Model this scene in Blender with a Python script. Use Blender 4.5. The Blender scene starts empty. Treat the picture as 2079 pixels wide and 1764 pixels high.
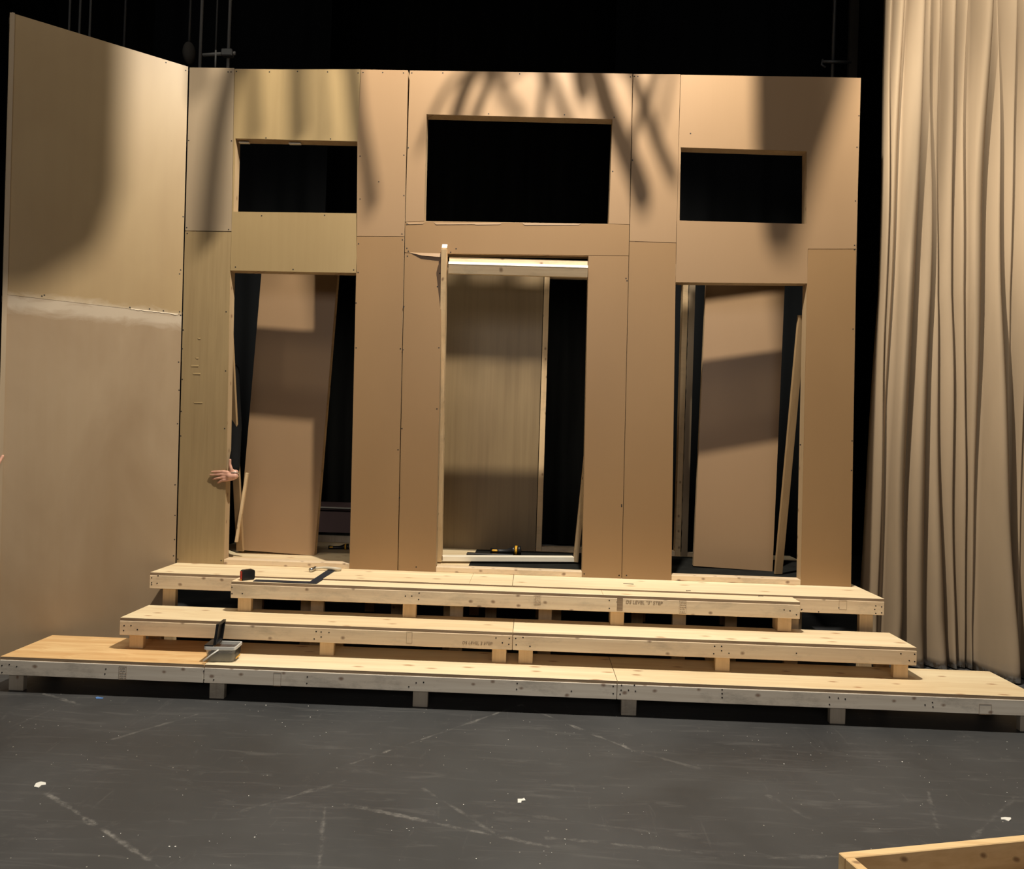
import bpy, bmesh, math, random
from mathutils import Vector, Matrix, noise
sc = bpy.context.scene
COL = sc.collection
R = math.radians
random.seed(7)

# ------------------------------------------------------------ camera
FPX = 1510.78
CAM = Vector((2.5725, -5.3795, 1.6155))
YAW, PITCH, ROLL = -0.0266, 0.0046, 0.0310
FW = Vector((math.sin(YAW)*math.cos(PITCH), math.cos(YAW)*math.cos(PITCH), math.sin(PITCH)))
RT = FW.cross(Vector((0, 0, 1))).normalized(); UP = RT.cross(FW)
RT2 = RT*math.cos(ROLL)+UP*math.sin(ROLL); UP2 = -RT*math.sin(ROLL)+UP*math.cos(ROLL)
cd = bpy.data.cameras.new('camera'); cam = bpy.data.objects.new('camera', cd); COL.objects.link(cam)
cd.sensor_width = 36; cd.sensor_fit = 'HORIZONTAL'; cd.lens = FPX/2079*36
cd.clip_start = .05; cd.clip_end = 100
M = Matrix((RT2, UP2, -FW)).transposed().to_4x4(); M.translation = CAM
cam.matrix_world = M
sc.camera = cam
# ------------------------------------------------------------ view, world, lights
sc.view_settings.view_transform = 'Standard'; sc.view_settings.look = 'None'
sc.view_settings.exposure = -0.12; sc.view_settings.gamma = 1.0
sc.view_settings.use_curve_mapping = False
w = bpy.data.worlds.new('world'); sc.world = w; w.use_nodes = True
w.node_tree.nodes['Background'].inputs[0].default_value = (1, .93, .85, 1)
w.node_tree.nodes['Background'].inputs[1].default_value = 0.016

WARM = (1.0, .925, .79); NEUT = (1.0, .93, .84)
def lamp(kind, name, loc, target, power, color, size=.05, angle=90, blend=.6, size_y=None):
    d = bpy.data.lights.new(name, kind); d.energy = power; d.color = color
    if kind == 'SPOT':
        d.spot_size = R(angle); d.spot_blend = blend; d.shadow_soft_size = size
    elif kind == 'AREA':
        d.size = size
        if size_y: d.shape = 'RECTANGLE'; d.size_y = size_y
    o = bpy.data.objects.new(name, d); COL.objects.link(o); o.location = loc
    o.rotation_euler = (Vector(target)-Vector(loc)).to_track_quat('-Z', 'Y').to_euler()
    return o
# overhead lanterns above the steps: one strong key and a row of softer ones
KEY = Vector((2.9, -2.0, 6.8))
OVER = [(-.4, 250), (1.3, 200), (4.3, 200)]
lamp('SPOT', 'key_light', KEY, (2.5, -.7, 0), 2050, WARM, .072, 120, .5)
for i, (x, e) in enumerate(OVER):
    lamp('SPOT', 'batten_light', (x, -1.7, 8.2), (x*.8+.5, -.9, 0), e, WARM, .12, 100, .7)
lamp('SPOT', 'curtain_top_fill', (5.0, -1.5, 6.3), (5.95, .2, 4.4), 520, WARM, .06, 62, .8)  # spot added to brighten the upper part of the muslin curtain
# auditorium light, low and far behind the camera
lamp('AREA', 'house_light', (2.5, -11.0, 4.2), (2.5, 0, 1.5), 150, (1.0, .96, .93), 6.0, size_y=2.0)

# ------------------------------------------------------------ helpers
def ray(px, py):
    return FW+RT2*((px-1039.5)/FPX)-UP2*((py-882)/FPX)
def at(px, py, Y):
    d = ray(px, py); return CAM+d*((Y-CAM.y)/d.y)
def atz(px, py, Z):
    d = ray(px, py); return CAM+d*((Z-CAM.z)/d.z)

def root(name, label, cat, loc=(0, 0, 0), group=None):
    o = bpy.data.objects.new(name, None); o.empty_display_size = .1; COL.objects.link(o)
    o.location = loc; o['label'] = label; o['category'] = cat
    if group: o['group'] = group
    return o
def tag(o, label, cat, group=None):
    o['label'] = label; o['category'] = cat
    if group: o['group'] = group
    return o
def link(name, bm, mat, parent=None, smooth=False, label=None):
    """mesh in world coordinates -> object whose vertices are local to the thing's base"""
    off = Vector((0, 0, 0)); p = parent
    while p is not None:
        off += p.location; p = p.parent
    bmesh.ops.recalc_face_normals(bm, faces=bm.faces)
    for v in bm.verts: v.co -= off
    me = bpy.data.meshes.new(name); bm.to_mesh(me); bm.free()
    o = bpy.data.objects.new(name, me); COL.objects.link(o)
    if parent: o.parent = parent
    if mat:
        for m in (mat if isinstance(mat, (list, tuple)) else [mat]): me.materials.append(m)
    if smooth:
        for f in me.polygons: f.use_smooth = True
    if label: o['label'] = label
    return o
def based(name, bm, mat, loc, **k):
    """a single-mesh thing with its origin at loc"""
    for v in bm.verts: v.co -= Vector(loc)
    o = link(name, bm, mat, **k); o.location = loc
    return o
def struct(o): o['kind'] = 'structure'; return o
def nb(): return bmesh.new()
def box(bm, x0, x1, y0, y1, z0, z1, bev=0):
    vs = [bm.verts.new((x, y, z)) for x in (x0, x1) for y in (y0, y1) for z in (z0, z1)]
    fs = [bm.faces.new([vs[i] for i in q]) for q in ((0, 1, 3, 2), (4, 6, 7, 5), (0, 4, 5, 1), (2, 3, 7, 6), (0, 2, 6, 4), (1, 5, 7, 3))]
    if bev:
        es = list({e for f in fs for e in f.edges})
        bmesh.ops.bevel(bm, geom=es, offset=bev, segments=1, affect='EDGES')
    return bm
def prism(bm, pts, vec, mi=0):
    """extrude polygon pts (world Vectors) by vec"""
    a = [bm.verts.new(Vector(p)) for p in pts]; b = [bm.verts.new(Vector(p)+Vector(vec)) for p in pts]
    n = len(pts); fs = [bm.faces.new(a), bm.faces.new(b[::-1])]
    for i in range(n): fs.append(bm.faces.new((a[i], b[i], b[(i+1) % n], a[(i+1) % n])))
    for f in fs: f.material_index = mi
    return bm
def bar(bm, p0, p1, w_, d_, side=(1, 0, 0), bev=.0015):
    """a board from p0 to p1; w_ along side, d_ along the third axis"""
    p0 = Vector(p0); p1 = Vector(p1); ax = (p1-p0).normalized()
    s = Vector(side); s = (s-ax*s.dot(ax)).normalized(); t = ax.cross(s)
    start = set(bm.edges)
    prism(bm, [p0-s*w_/2-t*d_/2, p0+s*w_/2-t*d_/2, p0+s*w_/2+t*d_/2, p0-s*w_/2+t*d_/2], p1-p0)
    if bev:
        bmesh.ops.bevel(bm, geom=[e for e in bm.edges if e not in start], offset=bev, segments=1, affect='EDGES')
    return bm
def tube(bm, pts, r, n=10, caps=True, rs=None):
    pts = [Vector(p) for p in pts]; rings = []
    prev = None
    for i, p in enumerate(pts):
        t = (pts[min(i+1, len(pts)-1)]-pts[max(i-1, 0)]).normalized()
        if prev is None:
            prev = Vector((0, 0, 1)) if abs(t.z) < .9 else Vector((1, 0, 0))
        u = (prev-t*prev.dot(t)).normalized(); prev = u; v = t.cross(u)
        rr = rs[i] if rs else r
        rings.append([bm.verts.new(p+(u*math.cos(2*math.pi*k/n)+v*math.sin(2*math.pi*k/n))*rr) for k in range(n)])
    for a, b in zip(rings, rings[1:]):
        for k in range(n): bm.faces.new((a[k], a[(k+1) % n], b[(k+1) % n], b[k]))
    if caps: bm.faces.new(rings[0][::-1]); bm.faces.new(rings[-1])
    return bm
def capsule(bm, a, b, ra, rb, n=14, m=5):
    a = Vector(a); b = Vector(b); ax = (b-a)
    L = ax.length; ax = ax.normalized() if L > 1e-6 else Vector((0, 0, 1))
    pts = []; rs = []
    for i in range(m+1):
        th = math.pi/2*(1-i/m)*.985; pts.append(a-ax*ra*math.sin(th)); rs.append(ra*math.cos(th))
    for i in range(m+1):
        th = math.pi/2*(i/m)*.985; pts.append(b+ax*rb*math.sin(th)); rs.append(rb*math.cos(th))
    tube(bm, pts, 1, n, True, rs)
def disc(bm, c, nrm, r, h, n=8):
    c = Vector(c); nrm = Vector(nrm).normalized(); tube(bm, [c, c+nrm*h], r, n)

# ------------------------------------------------------------ materials
def newmat(name, rough=.6, metal=0, col=(.5, .5, .5), spec=.5):
    m = bpy.data.materials.new(name); m.use_nodes = True
    b = m.node_tree.nodes['Principled BSDF']
    b.inputs['Base Color'].default_value = (*col, 1); b.inputs['Roughness'].default_value = rough
    b.inputs['Metallic'].default_value = metal; b.inputs['Specular IOR Level'].default_value = spec
    return m
class NT:
    def __init__(s, m):
        s.t = m.node_tree; s.n = s.t.nodes; s.l = s.t.links; s.b = s.n['Principled BSDF']
        s.co = s.n.new('ShaderNodeTexCoord').outputs['Object']
    def set(s, sock, v):
        if hasattr(v, 'is_output') or hasattr(v, 'links'): s.l.new(v, sock)
        elif isinstance(v, (tuple, list)) and len(v) == 3 and sock.type == 'RGBA': sock.default_value = (*v, 1)
        else: sock.default_value = v
    def map(s, scale=(1, 1, 1), loc=(0, 0, 0), rot=(0, 0, 0), src=None):
        n = s.n.new('ShaderNodeMapping'); s.l.new(src or s.co, n.inputs['Vector'])
        n.inputs['Scale'].default_value = scale; n.inputs['Location'].default_value = loc; n.inputs['Rotation'].default_value = rot
        return n.outputs[0]
    def noise(s, vec, scale=1, detail=4, rough=.55, dist=0, col=False):
        n = s.n.new('ShaderNodeTexNoise'); s.l.new(vec, n.inputs['Vector'])
        n.inputs['Scale'].default_value = scale; n.inputs['Detail'].default_value = detail
        n.inputs['Roughness'].default_value = rough; n.inputs['Distortion'].default_value = dist
        return n.outputs['Color' if col else 'Fac']
    def vor(s, vec, scale=1, feature='F1', out='Distance', rnd=1):
        n = s.n.new('ShaderNodeTexVoronoi'); s.l.new(vec, n.inputs['Vector']); n.feature = feature
        n.inputs['Scale'].default_value = scale; n.inputs['Randomness'].default_value = rnd
        return n.outputs[out]
    def ramp(s, fac, stops):
        n = s.n.new('ShaderNodeValToRGB'); s.l.new(fac, n.inputs[0]); e = n.color_ramp.elements
        while len(e) < len(stops): e.new(.5)
        for k, (p, c) in zip(e, stops):
            k.position = p; k.color = (*c, 1) if isinstance(c, (tuple, list)) else (c, c, c, 1)
        return n.outputs[0]
    def mix(s, fac, a, b, mode='MIX'):
        n = s.n.new('ShaderNodeMix'); n.data_type = 'RGBA'; n.blend_type = mode
        s.set(n.inputs[0], fac); s.set(n.inputs[6], a); s.set(n.inputs[7], b)
        return n.outputs[2]
    def math(s, op, a, b=0, c=0, clamp=False):
        n = s.n.new('ShaderNodeMath'); n.operation = op; n.use_clamp = clamp
        s.set(n.inputs[0], a); s.set(n.inputs[1], b)
        if op in ('MULTIPLY_ADD', 'SMOOTH_MIN', 'COMPARE'): s.set(n.inputs[2], c)
        return n.outputs[0]
    def sep(s, v=None):
        n = s.n.new('ShaderNodeSeparateXYZ'); s.l.new(v or s.co, n.inputs[0]); return n.outputs
    def bump(s, h, strength=.2, dist=.002):
        n = s.n.new('ShaderNodeBump'); s.l.new(h, n.inputs['Height'])
        n.inputs['Strength'].default_value = strength; n.inputs['Distance'].default_value = dist
        s.l.new(n.outputs[0], s.b.inputs['Normal'])
    def base(s, c): s.set(s.b.inputs['Base Color'], c)
    def rough(s, c): s.set(s.b.inputs['Roughness'], c)

def wood(name, light, dark, axis='x', fine=26, knots=True, wavy=.0, rough=.62, contrast=.5, knotc=(.16, .07, .03), kscale=(1.1, 5, 5), seed=0, grime=0):
    m = newmat(name, rough); t = NT(m)
    k = {'x': (.045, 1, 1), 'y': (1, .045, 1), 'z': (1, 1, .045)}[axis]
    big = t.noise(t.map(tuple(v*6 for v in k), (seed*3.1, seed, seed)), 1, 3, .5, .6)
    v = t.map(tuple(v*fine for v in k), (seed, seed*2, 0))
    if wavy:
        nz = t.noise(t.map((1.1, 1.1, 1.1), (seed, 0, 0)), 1.4, 2, .5)
        vv = t.n.new('ShaderNodeVectorMath'); vv.operation = 'MULTIPLY_ADD'
        cmb = t.n.new('ShaderNodeCombineXYZ')
        for i in range(3): t.l.new(nz, cmb.inputs[i])
        t.l.new(cmb.outputs[0], vv.inputs[0]); vv.inputs[1].default_value = (wavy*fine,)*3; t.l.new(v, vv.inputs[2]); v = vv.outputs[0]
    g = t.noise(v, 2.2, 6, .62, .25)
    c = t.mix(t.ramp(g, [(.36, 0.), (.66, 1.)]), light, dark)
    c = t.mix(1-contrast, c, light)
    c = t.mix(t.ramp(big, [(.35, 0.), (.7, .5)]), c, dark)
    if knots:
        q = t.sep(); ia, ib, ic = {'x': (0, 1, 2), 'y': (1, 0, 2), 'z': (2, 0, 1)}[axis]
        cm = t.n.new('ShaderNodeCombineXYZ')
        t.l.new(t.math('MULTIPLY_ADD', q[ia], kscale[0], seed*1.7), cm.inputs[0])
        t.l.new(t.math('MULTIPLY_ADD', t.math('ADD', q[ib], q[ic]), kscale[1], seed*.3), cm.inputs[1])
        wob = t.noise(t.map((22, 22, 22), (seed, 0, 0)), 1, 3)
        def v2(out):
            n = t.n.new('ShaderNodeTexVoronoi'); n.voronoi_dimensions = '2D'; t.l.new(cm.outputs[0], n.inputs['Vector']); n.inputs['Scale'].default_value = 1; return n.outputs[out]
        d = t.math('MULTIPLY_ADD', t.math('SUBTRACT', wob, .5), .10, v2('Distance')); cc = v2('Color')
        sel = t.math('GREATER_THAN', t.sep(cc)[0], .55)
        kn = t.math('MULTIPLY', t.ramp(d, [(.035, 1.), (.12, 0.)]), sel)
        c = t.mix(t.math('MULTIPLY', kn, .75), c, knotc)
    if grime:
        gn = t.noise(t.map((2, 2, 5), (seed, 4, 2)), 1.6, 6, .7)
        c = t.mix(t.math('MULTIPLY', t.ramp(gn, [(.52, 0.), (.75, 1.)]), grime), c, (.10, .085, .07))
    t.base(c); t.bump(g, .12, .001)
    return m

M_deck = wood('sheathing_plywood', (.95, .82, .56), (.70, .47, .25), 'x', 8, wavy=.10, contrast=.38, rough=.5, knotc=(.42, .19, .07), kscale=(2.6, 7, 7), seed=1)
M_deck2 = wood('sanded_orange_plywood', (.88, .62, .31), (.60, .31, .11), 'x', 9, knots=False, wavy=.22, contrast=.7, rough=.5, seed=4)
M_deck3 = wood('sheathing_plywood_knotty', (.90, .76, .50), (.62, .40, .19), 'x', 8, wavy=.12, contrast=.45, rough=.5, knotc=(.34, .14, .05), kscale=(3.2, 8, 8), seed=9)
M_pine = wood('pine_lumber', (.84, .68, .47), (.60, .41, .24), 'x', 20, contrast=.45, kscale=(6.5, 9, 9), seed=2, grime=.35)
M_pine_grey = wood('greyer_pine_lumber', (.82, .75, .64), (.55, .46, .36), 'x', 20, contrast=.5, kscale=(6.5, 9, 9), seed=5, grime=.6)  # pine mixed greyer and less yellow than the other rails
M_pine_v = wood('pine_stud', (.76, .56, .33), (.52, .33, .16), 'z', 20, contrast=.45, kscale=(7, 10, 8), seed=3, grime=.3)
M_pine_vg = wood('grey_pine_stud', (.55, .48, .38), (.36, .28, .20), 'z', 20, contrast=.5, kscale=(7, 10, 8), seed=6, grime=.5)
M_pale = wood('pale_planed_lumber', (.90, .84, .70), (.78, .66, .48), 'x', 20, knots=False, contrast=.4, seed=7)
M_brown = wood('brown_board', (.38, .25, .125), (.27, .165, .075), 'z', 20, knots=False, contrast=.5, seed=11)
M_stud = wood('painted_stud', (.50, .36, .21), (.36, .24, .13), 'z', 18, contrast=.5, kscale=(6, 10, 8), seed=14)
M_edge = wood('plywood_edge', (.42, .30, .18), (.20, .13, .08), 'x', 60, knots=False, contrast=.9, seed=8)

def sheet_mat(name, light, dark, grain=.25, seed=0, rough=.5, fine=40):
    m = newmat(name, rough); t = NT(m)
    n1 = t.noise(t.map((1.1, 1.1, .7), (seed, seed, seed)), 1.3, 4, .5)
    g = t.noise(t.map((fine, fine, fine*.035), (seed, 0, 0)), 1.5, 5, .6)
    c = t.mix(t.ramp(n1, [(.3, 0.), (.7, 1.)]), light, tuple(a*.6+b*.4 for a, b in zip(light, dark)))
    c = t.mix(t.math('MULTIPLY', t.ramp(g, [(.4, 0.), (.7, 1.)]), grain), c, dark)
    t.base(c); t.bump(g, .05, .001)
    return m
M_mdf = sheet_mat('tan_hardboard', (0.311, 0.184, 0.083), (0.252, 0.143, 0.062), .06, 1, .42)
M_mdf2 = sheet_mat('tan_hardboard_rosy', (.350, .220, .118), (.288, .174, .088), .06, 3, .42)
M_lau = sheet_mat('lauan_plywood', (0.378, 0.267, 0.127), (0.277, 0.184, 0.081), .25, 2, .45, 18)
M_laug = sheet_mat('greenish_lauan_plywood', (.375, .266, .132), (.225, .148, .07), .36, 5, .42, 26)
M_laup = sheet_mat('pinkish_lauan_plywood', (0.370, 0.279, 0.181), (0.302, 0.217, 0.135), .2, 6, .42, 18)
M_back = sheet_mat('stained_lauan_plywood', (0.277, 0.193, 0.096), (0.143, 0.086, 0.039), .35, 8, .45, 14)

# side wall sheets with filler smeared along the joint at eight feet
def side_mat():
    m = newmat('lauan_with_filler', .45); t = NT(m); s = t.sep()
    n1 = t.noise(t.map((.9, .9, .5)), 1.6, 5, .55, .4)
    g = t.noise(t.map((13, 13, .6)), 1.5, 5, .6)
    low = t.mix(t.ramp(n1, [(.35, 0.), (.68, 1.)]), (.335, .242, .15), (.255, .172, .098))
    up = t.mix(t.ramp(n1, [(.3, 0.), (.7, 1.)]), (.355, .25, .125), (.30, .20, .095))
    c = t.mix(t.math('GREATER_THAN', s[2], 2.44), low, up)
    c = t.mix(t.math('MULTIPLY', t.ramp(g, [(.42, 0.), (.72, 1.)]), .16), c, (.26, .17, .085))
    nz = t.noise(t.map((2.2, 2.2, 5)), 2.0, 6, .65, .8)
    d = t.math('ABSOLUTE', t.math('SUBTRACT', t.math('MULTIPLY_ADD', nz, .16, s[2]), 2.48))
    band = t.ramp(d, [(.02, 1.), (.085, 0.)])
    c = t.mix(t.math('MULTIPLY', band, .5), c, (.60, .51, .40))
    t.base(c); t.bump(t.math('ADD', g, band), .06, .002)
    return m
M_side = side_mat()

M_black = newmat('black_duvetyne', .95, col=(.007, .007, .0075), spec=.1)
_t = NT(M_black); _t.base(_t.ramp(_t.noise(_t.map((3, 3, .3)), 2, 4), [(.3, (.010, .010, .009)), (.8, (.020, .020, .018))]))
M_blackp = newmat('black_plastic', .35, col=(.012, .012, .013))
M_cloth = newmat('black_knit', .95, col=(.006, .006, .006), spec=.1)
M_jeans = newmat('dark_denim', .85, col=(.03, .035, .05), spec=.2)
M_skin = newmat('skin', .5, col=(.62, .34, .24))
_t = NT(M_skin); _t.base(_t.ramp(_t.noise(_t.map((40, 40, 40)), 1, 3), [(.3, (.66, .36, .26)), (.7, (.56, .29, .20))]))
M_hair = newmat('brown_hair', .6, col=(.06, .035, .02))
M_steel = newmat('steel', .35, 1, (.55, .54, .52))
M_galv = newmat('dull_pipe', .55, .6, (.10, .10, .10))
M_rope = newmat('rope', .9, col=(.13, .12, .105))
M_screw = newmat('screw_head', .6, .3, (.025, .02, .018))
M_square = newmat('blackened_steel', .6, .1, (.012, .016, .026))
M_white = newmat('white_paper', .7, col=(.78, .76, .70))
M_blue = newmat('blue_tape', .6, col=(.10, .22, .50))
M_yellow = newmat('yellow_plastic', .4, col=(.80, .42, .03))
M_red = newmat('red_plastic', .4, col=(.65, .05, .03))
M_orange = newmat('orange_plastic', .4, col=(.75, .25, .06))
M_ink = newmat('pencil_ink', .8, col=(.27, .19, .12))
M_clear = newmat('clear_plastic', .22, col=(.80, .80, .78))
_b = M_clear.node_tree.nodes['Principled BSDF']
_b.inputs['Transmission Weight'].default_value = .75; _b.inputs['IOR'].default_value = 1.15; _b.inputs['Alpha'].default_value = .55

M_rim = newmat('frosted_plastic', .4, col=(.80, .79, .76)); M_rim.node_tree.nodes['Principled BSDF'].inputs['Alpha'].default_value = .7
def muslin():
    m = newmat('tan_muslin', .85, spec=.2); t = NT(m)
    n1 = t.noise(t.map((1.5, 1.5, .35)), 1.5, 4)
    c = t.mix(t.ramp(n1, [(.3, 0.), (.75, 1.)]), (.36, .265, .172), (.28, .205, .13))
    z = t.sep()[2]
    dirt = t.math('MULTIPLY', t.ramp(z, [(.0, 1.), (.16, 0.)]), t.ramp(t.noise(t.map((5, 5, 2)), 2, 5), [(.4, 0.), (.6, .8)]))
    c = t.mix(dirt, c, (.20, .165, .13))
    hem = t.math('MULTIPLY', t.ramp(z, [(.03, 1.), (.06, 0.)]), t.ramp(t.noise(t.map((14, 14, 9)), 2, 5), [(.45, 0.), (.55, .9)]))
    c = t.mix(hem, c, (.55, .52, .47))
    t.base(c); t.bump(t.noise(t.map((300, 300, 300)), 1, 2), .15, .001)
    return m
M_muslin = muslin()

def floor_mat():
    m = newmat('black_stage_paint', .5); t = NT(m)
    big = t.noise(t.map((1, 1, 1)), .9, 5, .55, .5)
    c = t.mix(t.ramp(big, [(.3, 0.), (.75, 1.)]), (.034, .034, .035), (.068, .067, .067))
    tint = t.noise(t.map((1, 1, 1), (9, 2, 0)), .5, 3)
    c = t.mix(t.ramp(tint, [(.45, 0.), (.7, .5)]), c, (.048, .052, .055))
    st = t.noise(t.map((.8, 6, 1), rot=(0, 0, .12)), 3.0, 8, .7, 1.2)
    c = t.mix(t.ramp(st, [(.54, 0.), (.78, .38)]), c, (.17, .165, .155))
    st2 = t.noise(t.map((5, 1.1, 1), rot=(0, 0, -.6)), 2.6, 8, .75, 1.0)
    c = t.mix(t.ramp(st2, [(.60, 0.), (.82, .4)]), c, (.20, .19, .175))
    # named scuffs: drag marks across the paint
    s = t.sep()
    nw = t.noise(t.map((1, 1, 1)), 7, 6, .7)
    br = t.noise(t.map((1, 1, 1), (3, 3, 3)), 11, 6, .75)
    segs = [((95, 1610), (330, 1764), .9), ((480, 1650), (700, 1585), .5), ((230, 1500), (400, 1450), .5), ((715, 1550), (1060, 1430), .8),
            ((1060, 1432), (1290, 1525), .8), ((700, 1632), (1110, 1718), .75), ((860, 1600), (1000, 1690), .5), ((1110, 1700), (1420, 1730), .55),
            ((660, 1640), (647, 1764), .7), ((90, 1408), (160, 1430), .9), ((1290, 1525), (1420, 1560), .35), ((1885, 1608), (1903, 1680), .5),
            ((1975, 1700), (2070, 1610), .45), ((1560, 1615), (1640, 1660), .5), ((1560, 1741), (1700, 1738), .5), ((1000, 1645), (1330, 1690), .3)]
    tot = None
    for a, b, k in segs:
        A = atz(*a, 0); B = atz(*b, 0); dx, dy = B.x-A.x, B.y-A.y; L2 = dx*dx+dy*dy
        rx = t.math('SUBTRACT', s[0], A.x); ry = t.math('SUBTRACT', s[1], A.y)
        h = t.math('MULTIPLY', t.math('ADD', t.math('MULTIPLY', rx, dx), t.math('MULTIPLY', ry, dy)), 1/L2, clamp=True)
        ex = t.math('SUBTRACT', rx, t.math('MULTIPLY', h, dx)); ey = t.math('SUBTRACT', ry, t.math('MULTIPLY', h, dy))
        d = t.math('SQRT', t.math('ADD', t.math('MULTIPLY', ex, ex), t.math('MULTIPLY', ey, ey)))
        d = t.math('ADD', d, t.math('MULTIPLY', t.math('SUBTRACT', nw, .5), .085))
        f = t.math('MULTIPLY', t.ramp(t.math('ABSOLUTE', d), [(.001, 1.), (.012, 0.)]), k)
        tot = f if tot is None else t.math('MAXIMUM', tot, f)
    tot = t.math('MULTIPLY', tot, t.ramp(br, [(.42, 0.), (.66, 1.)]))
    c = t.mix(t.math('MULTIPLY', tot, .75), c, (.30, .285, .26))
    sp = t.vor(t.map((1, 1, 1)), 26); spc = t.sep(t.vor(t.map((1, 1, 1)), 26, out='Color'))[0]
    dots = t.math('MULTIPLY', t.ramp(sp, [(.05, 1.), (.10, 0.)]), t.math('GREATER_THAN', spc, .86))
    c = t.mix(t.math('MULTIPLY', dots, .6), c, (.50, .47, .40))
    t.base(c); t.rough(t.ramp(big, [(.3, .42), (.7, .62)])); t.bump(st, .06, .002)
    return m
M_floor = floor_mat()

# ------------------------------------------------------------ stage shell
bm = nb(); box(bm, -7, 13, -12, 9, -.1, 0); struct(link('floor', bm, M_floor))
def drape(name, x0, x1, y, z0, z1, n, amp, mat, seed, parent=None):
    rnd = random.Random(seed); bm = nb(); rows = []
    ph = [rnd.uniform(0, 6.28) for _ in range(4)]
    for j in range(2):
        z = (z0, z1)[j]; row = []
        for i in range(n+1):
            u = i/n; x = x0+(x1-x0)*u
            d = amp*(math.sin(x*9+ph[0])+.5*math.sin(x*21+ph[1])+.3*math.sin(x*4+ph[2]))
            row.append(bm.verts.new((x, y+d, z)))
        rows.append(row)
    for i in range(n): bm.faces.new((rows[0][i], rows[0][i+1], rows[1][i+1], rows[1][i]))
    o = link(name, bm, mat, parent, True)
    so = o.modifiers.new('thickness', 'SOLIDIFY'); so.thickness = .006
    return o
bm = nb(); box(bm, -7, 13, 8.8, 9, 0, 9); struct(link('wall_back', bm, M_black))
bm = nb(); box(bm, -7.2, -7, -12, 9, 0, 9); struct(link('wall_left', bm, M_black))
bm = nb(); box(bm, 13, 13.2, -12, 9, 0, 9); struct(link('wall_right', bm, M_black))
bm = nb(); box(bm, -7, 13, -12, 9, 9, 9.1); struct(link('ceiling', bm, M_black))
tag(drape('black_backdrop', -5, 11, 6.0, .02, 8.5, 700, .035, M_black, 3), 'full width black backdrop curtain hanging far behind the plywood walls', 'curtain')
M_grey_drape = newmat('charcoal_drape', .9, col=(.011, .012, .013), spec=.1)
tag(drape('black_leg_curtain', 3.4, 6.2, 3.2, .02, 8.4, 160, .03, M_grey_drape, 5), 'charcoal leg curtain behind the right doorway and the muslin curtain', 'curtain')
tag(drape('black_leg_curtain', -1.9, .15, 3.0, .02, 8.4, 160, .03, M_grey_drape, 6), 'charcoal leg curtain behind the left edge of the left doorway', 'curtain')

# ------------------------------------------------------------ platforms
H1, H2, H3, H4 = .2135, .4145, .6175, .6276
PLY = .019; RAIL = .089; TH = .038
def screws(parent, pts, y, r=.0045):
    for (px, py) in pts:
        c = at(px, py, y); bm = nb(); disc(bm, c-Vector((0, .0008, 0)), (0, 1, 0), r, .002, 8)
        link('screw', bm, M_screw, parent)
def platform(name, label, x0, x1, y0, y1, zt, zb, legs, mdeck, mrail, mleg, cat='platform', group=None, screwpts=(), back_zb=None, inset=.005, splits=(), rear=True, mside=None, legside=None, backx=None):
    r = root(name, label, cat, ((x0+x1)/2, (y0+y1)/2, zb if zb < .01 else zb), group)
    g = .0015
    bm = nb(); xs = [x0+g]+list(splits)+[x1-g]
    for a, b in zip(xs, xs[1:]):
        box(bm, a+(.0006 if a != xs[0] else 0), b-(.0006 if b != xs[-1] else 0), y0+inset, y1, zt-PLY, zt, .001)
    link('deck', bm, mdeck, r)
    bm = nb(); box(bm, x0+g+.0005, x1-g-.0005, y0+inset-.0004, y0+inset+.002, zt-PLY+.001, zt-.0015); link('deck_edge', bm, M_edge, r, label='dark layered plywood edge')
    zr = zt-PLY-.0005
    bm = nb(); box(bm, x0+g, x1-g, y0, y0+TH, zr-RAIL, zr, .0025); fr = link('front_rail', bm, mrail, r)
    if screwpts: screws(fr, screwpts, y0)
    bm = nb(); box(bm, x0+g, x1-g, y1-TH, y1, zr-RAIL, zr, .0025); link('back_rail', bm, mrail, r)
    for xa in (x0+g, x1-g-TH):
        bm = nb(); box(bm, xa, xa+TH, y0+TH+.0005, y1-TH-.0005, zr-RAIL, zr, .002); link('end_rail', bm, mside or mrail, r)
    for lx in legs:
        a = max(x0+.002, min(lx-.0445, x1-.091))
        bm = nb(); box(bm, a, a+.089, y0+TH+.0006, y0+2*TH, zb+.0005, zr-.001, .002); link('leg', bm, mleg, r)
        if legside:      # second ply of the L-shaped leg
            s = 1 if legside > 0 else -1
            xa = a if s < 0 else a+.089-.038
            bm = nb(); box(bm, xa, xa+.038, y0+2*TH+.0006, y0+2*TH+.07, zb+.0005, zr-.001, .002); link('leg', bm, mleg, r)
    if rear:
        for lx in (backx or legs):
            a = max(x0+.002, min(lx-.0445, x1-.091))
            bm = nb(); box(bm, a, a+.089, y1-2*TH, y1-TH-.0006, (back_zb if back_zb is not None else zb)+.0005, zr-.001, .002); link('leg', bm, mleg, r)
    return r, fr
def lx(px, py, y): return at(px, py, y).x

Y1 = -1.0033; Y1B = -.5163; Y2 = -.7774; Y2B = -.4247; Y3 = -.5395; Y4 = -.3895; Y4B = 1.42
J1, J2 = .6695, 3.1173
yl = Y1+TH
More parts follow.
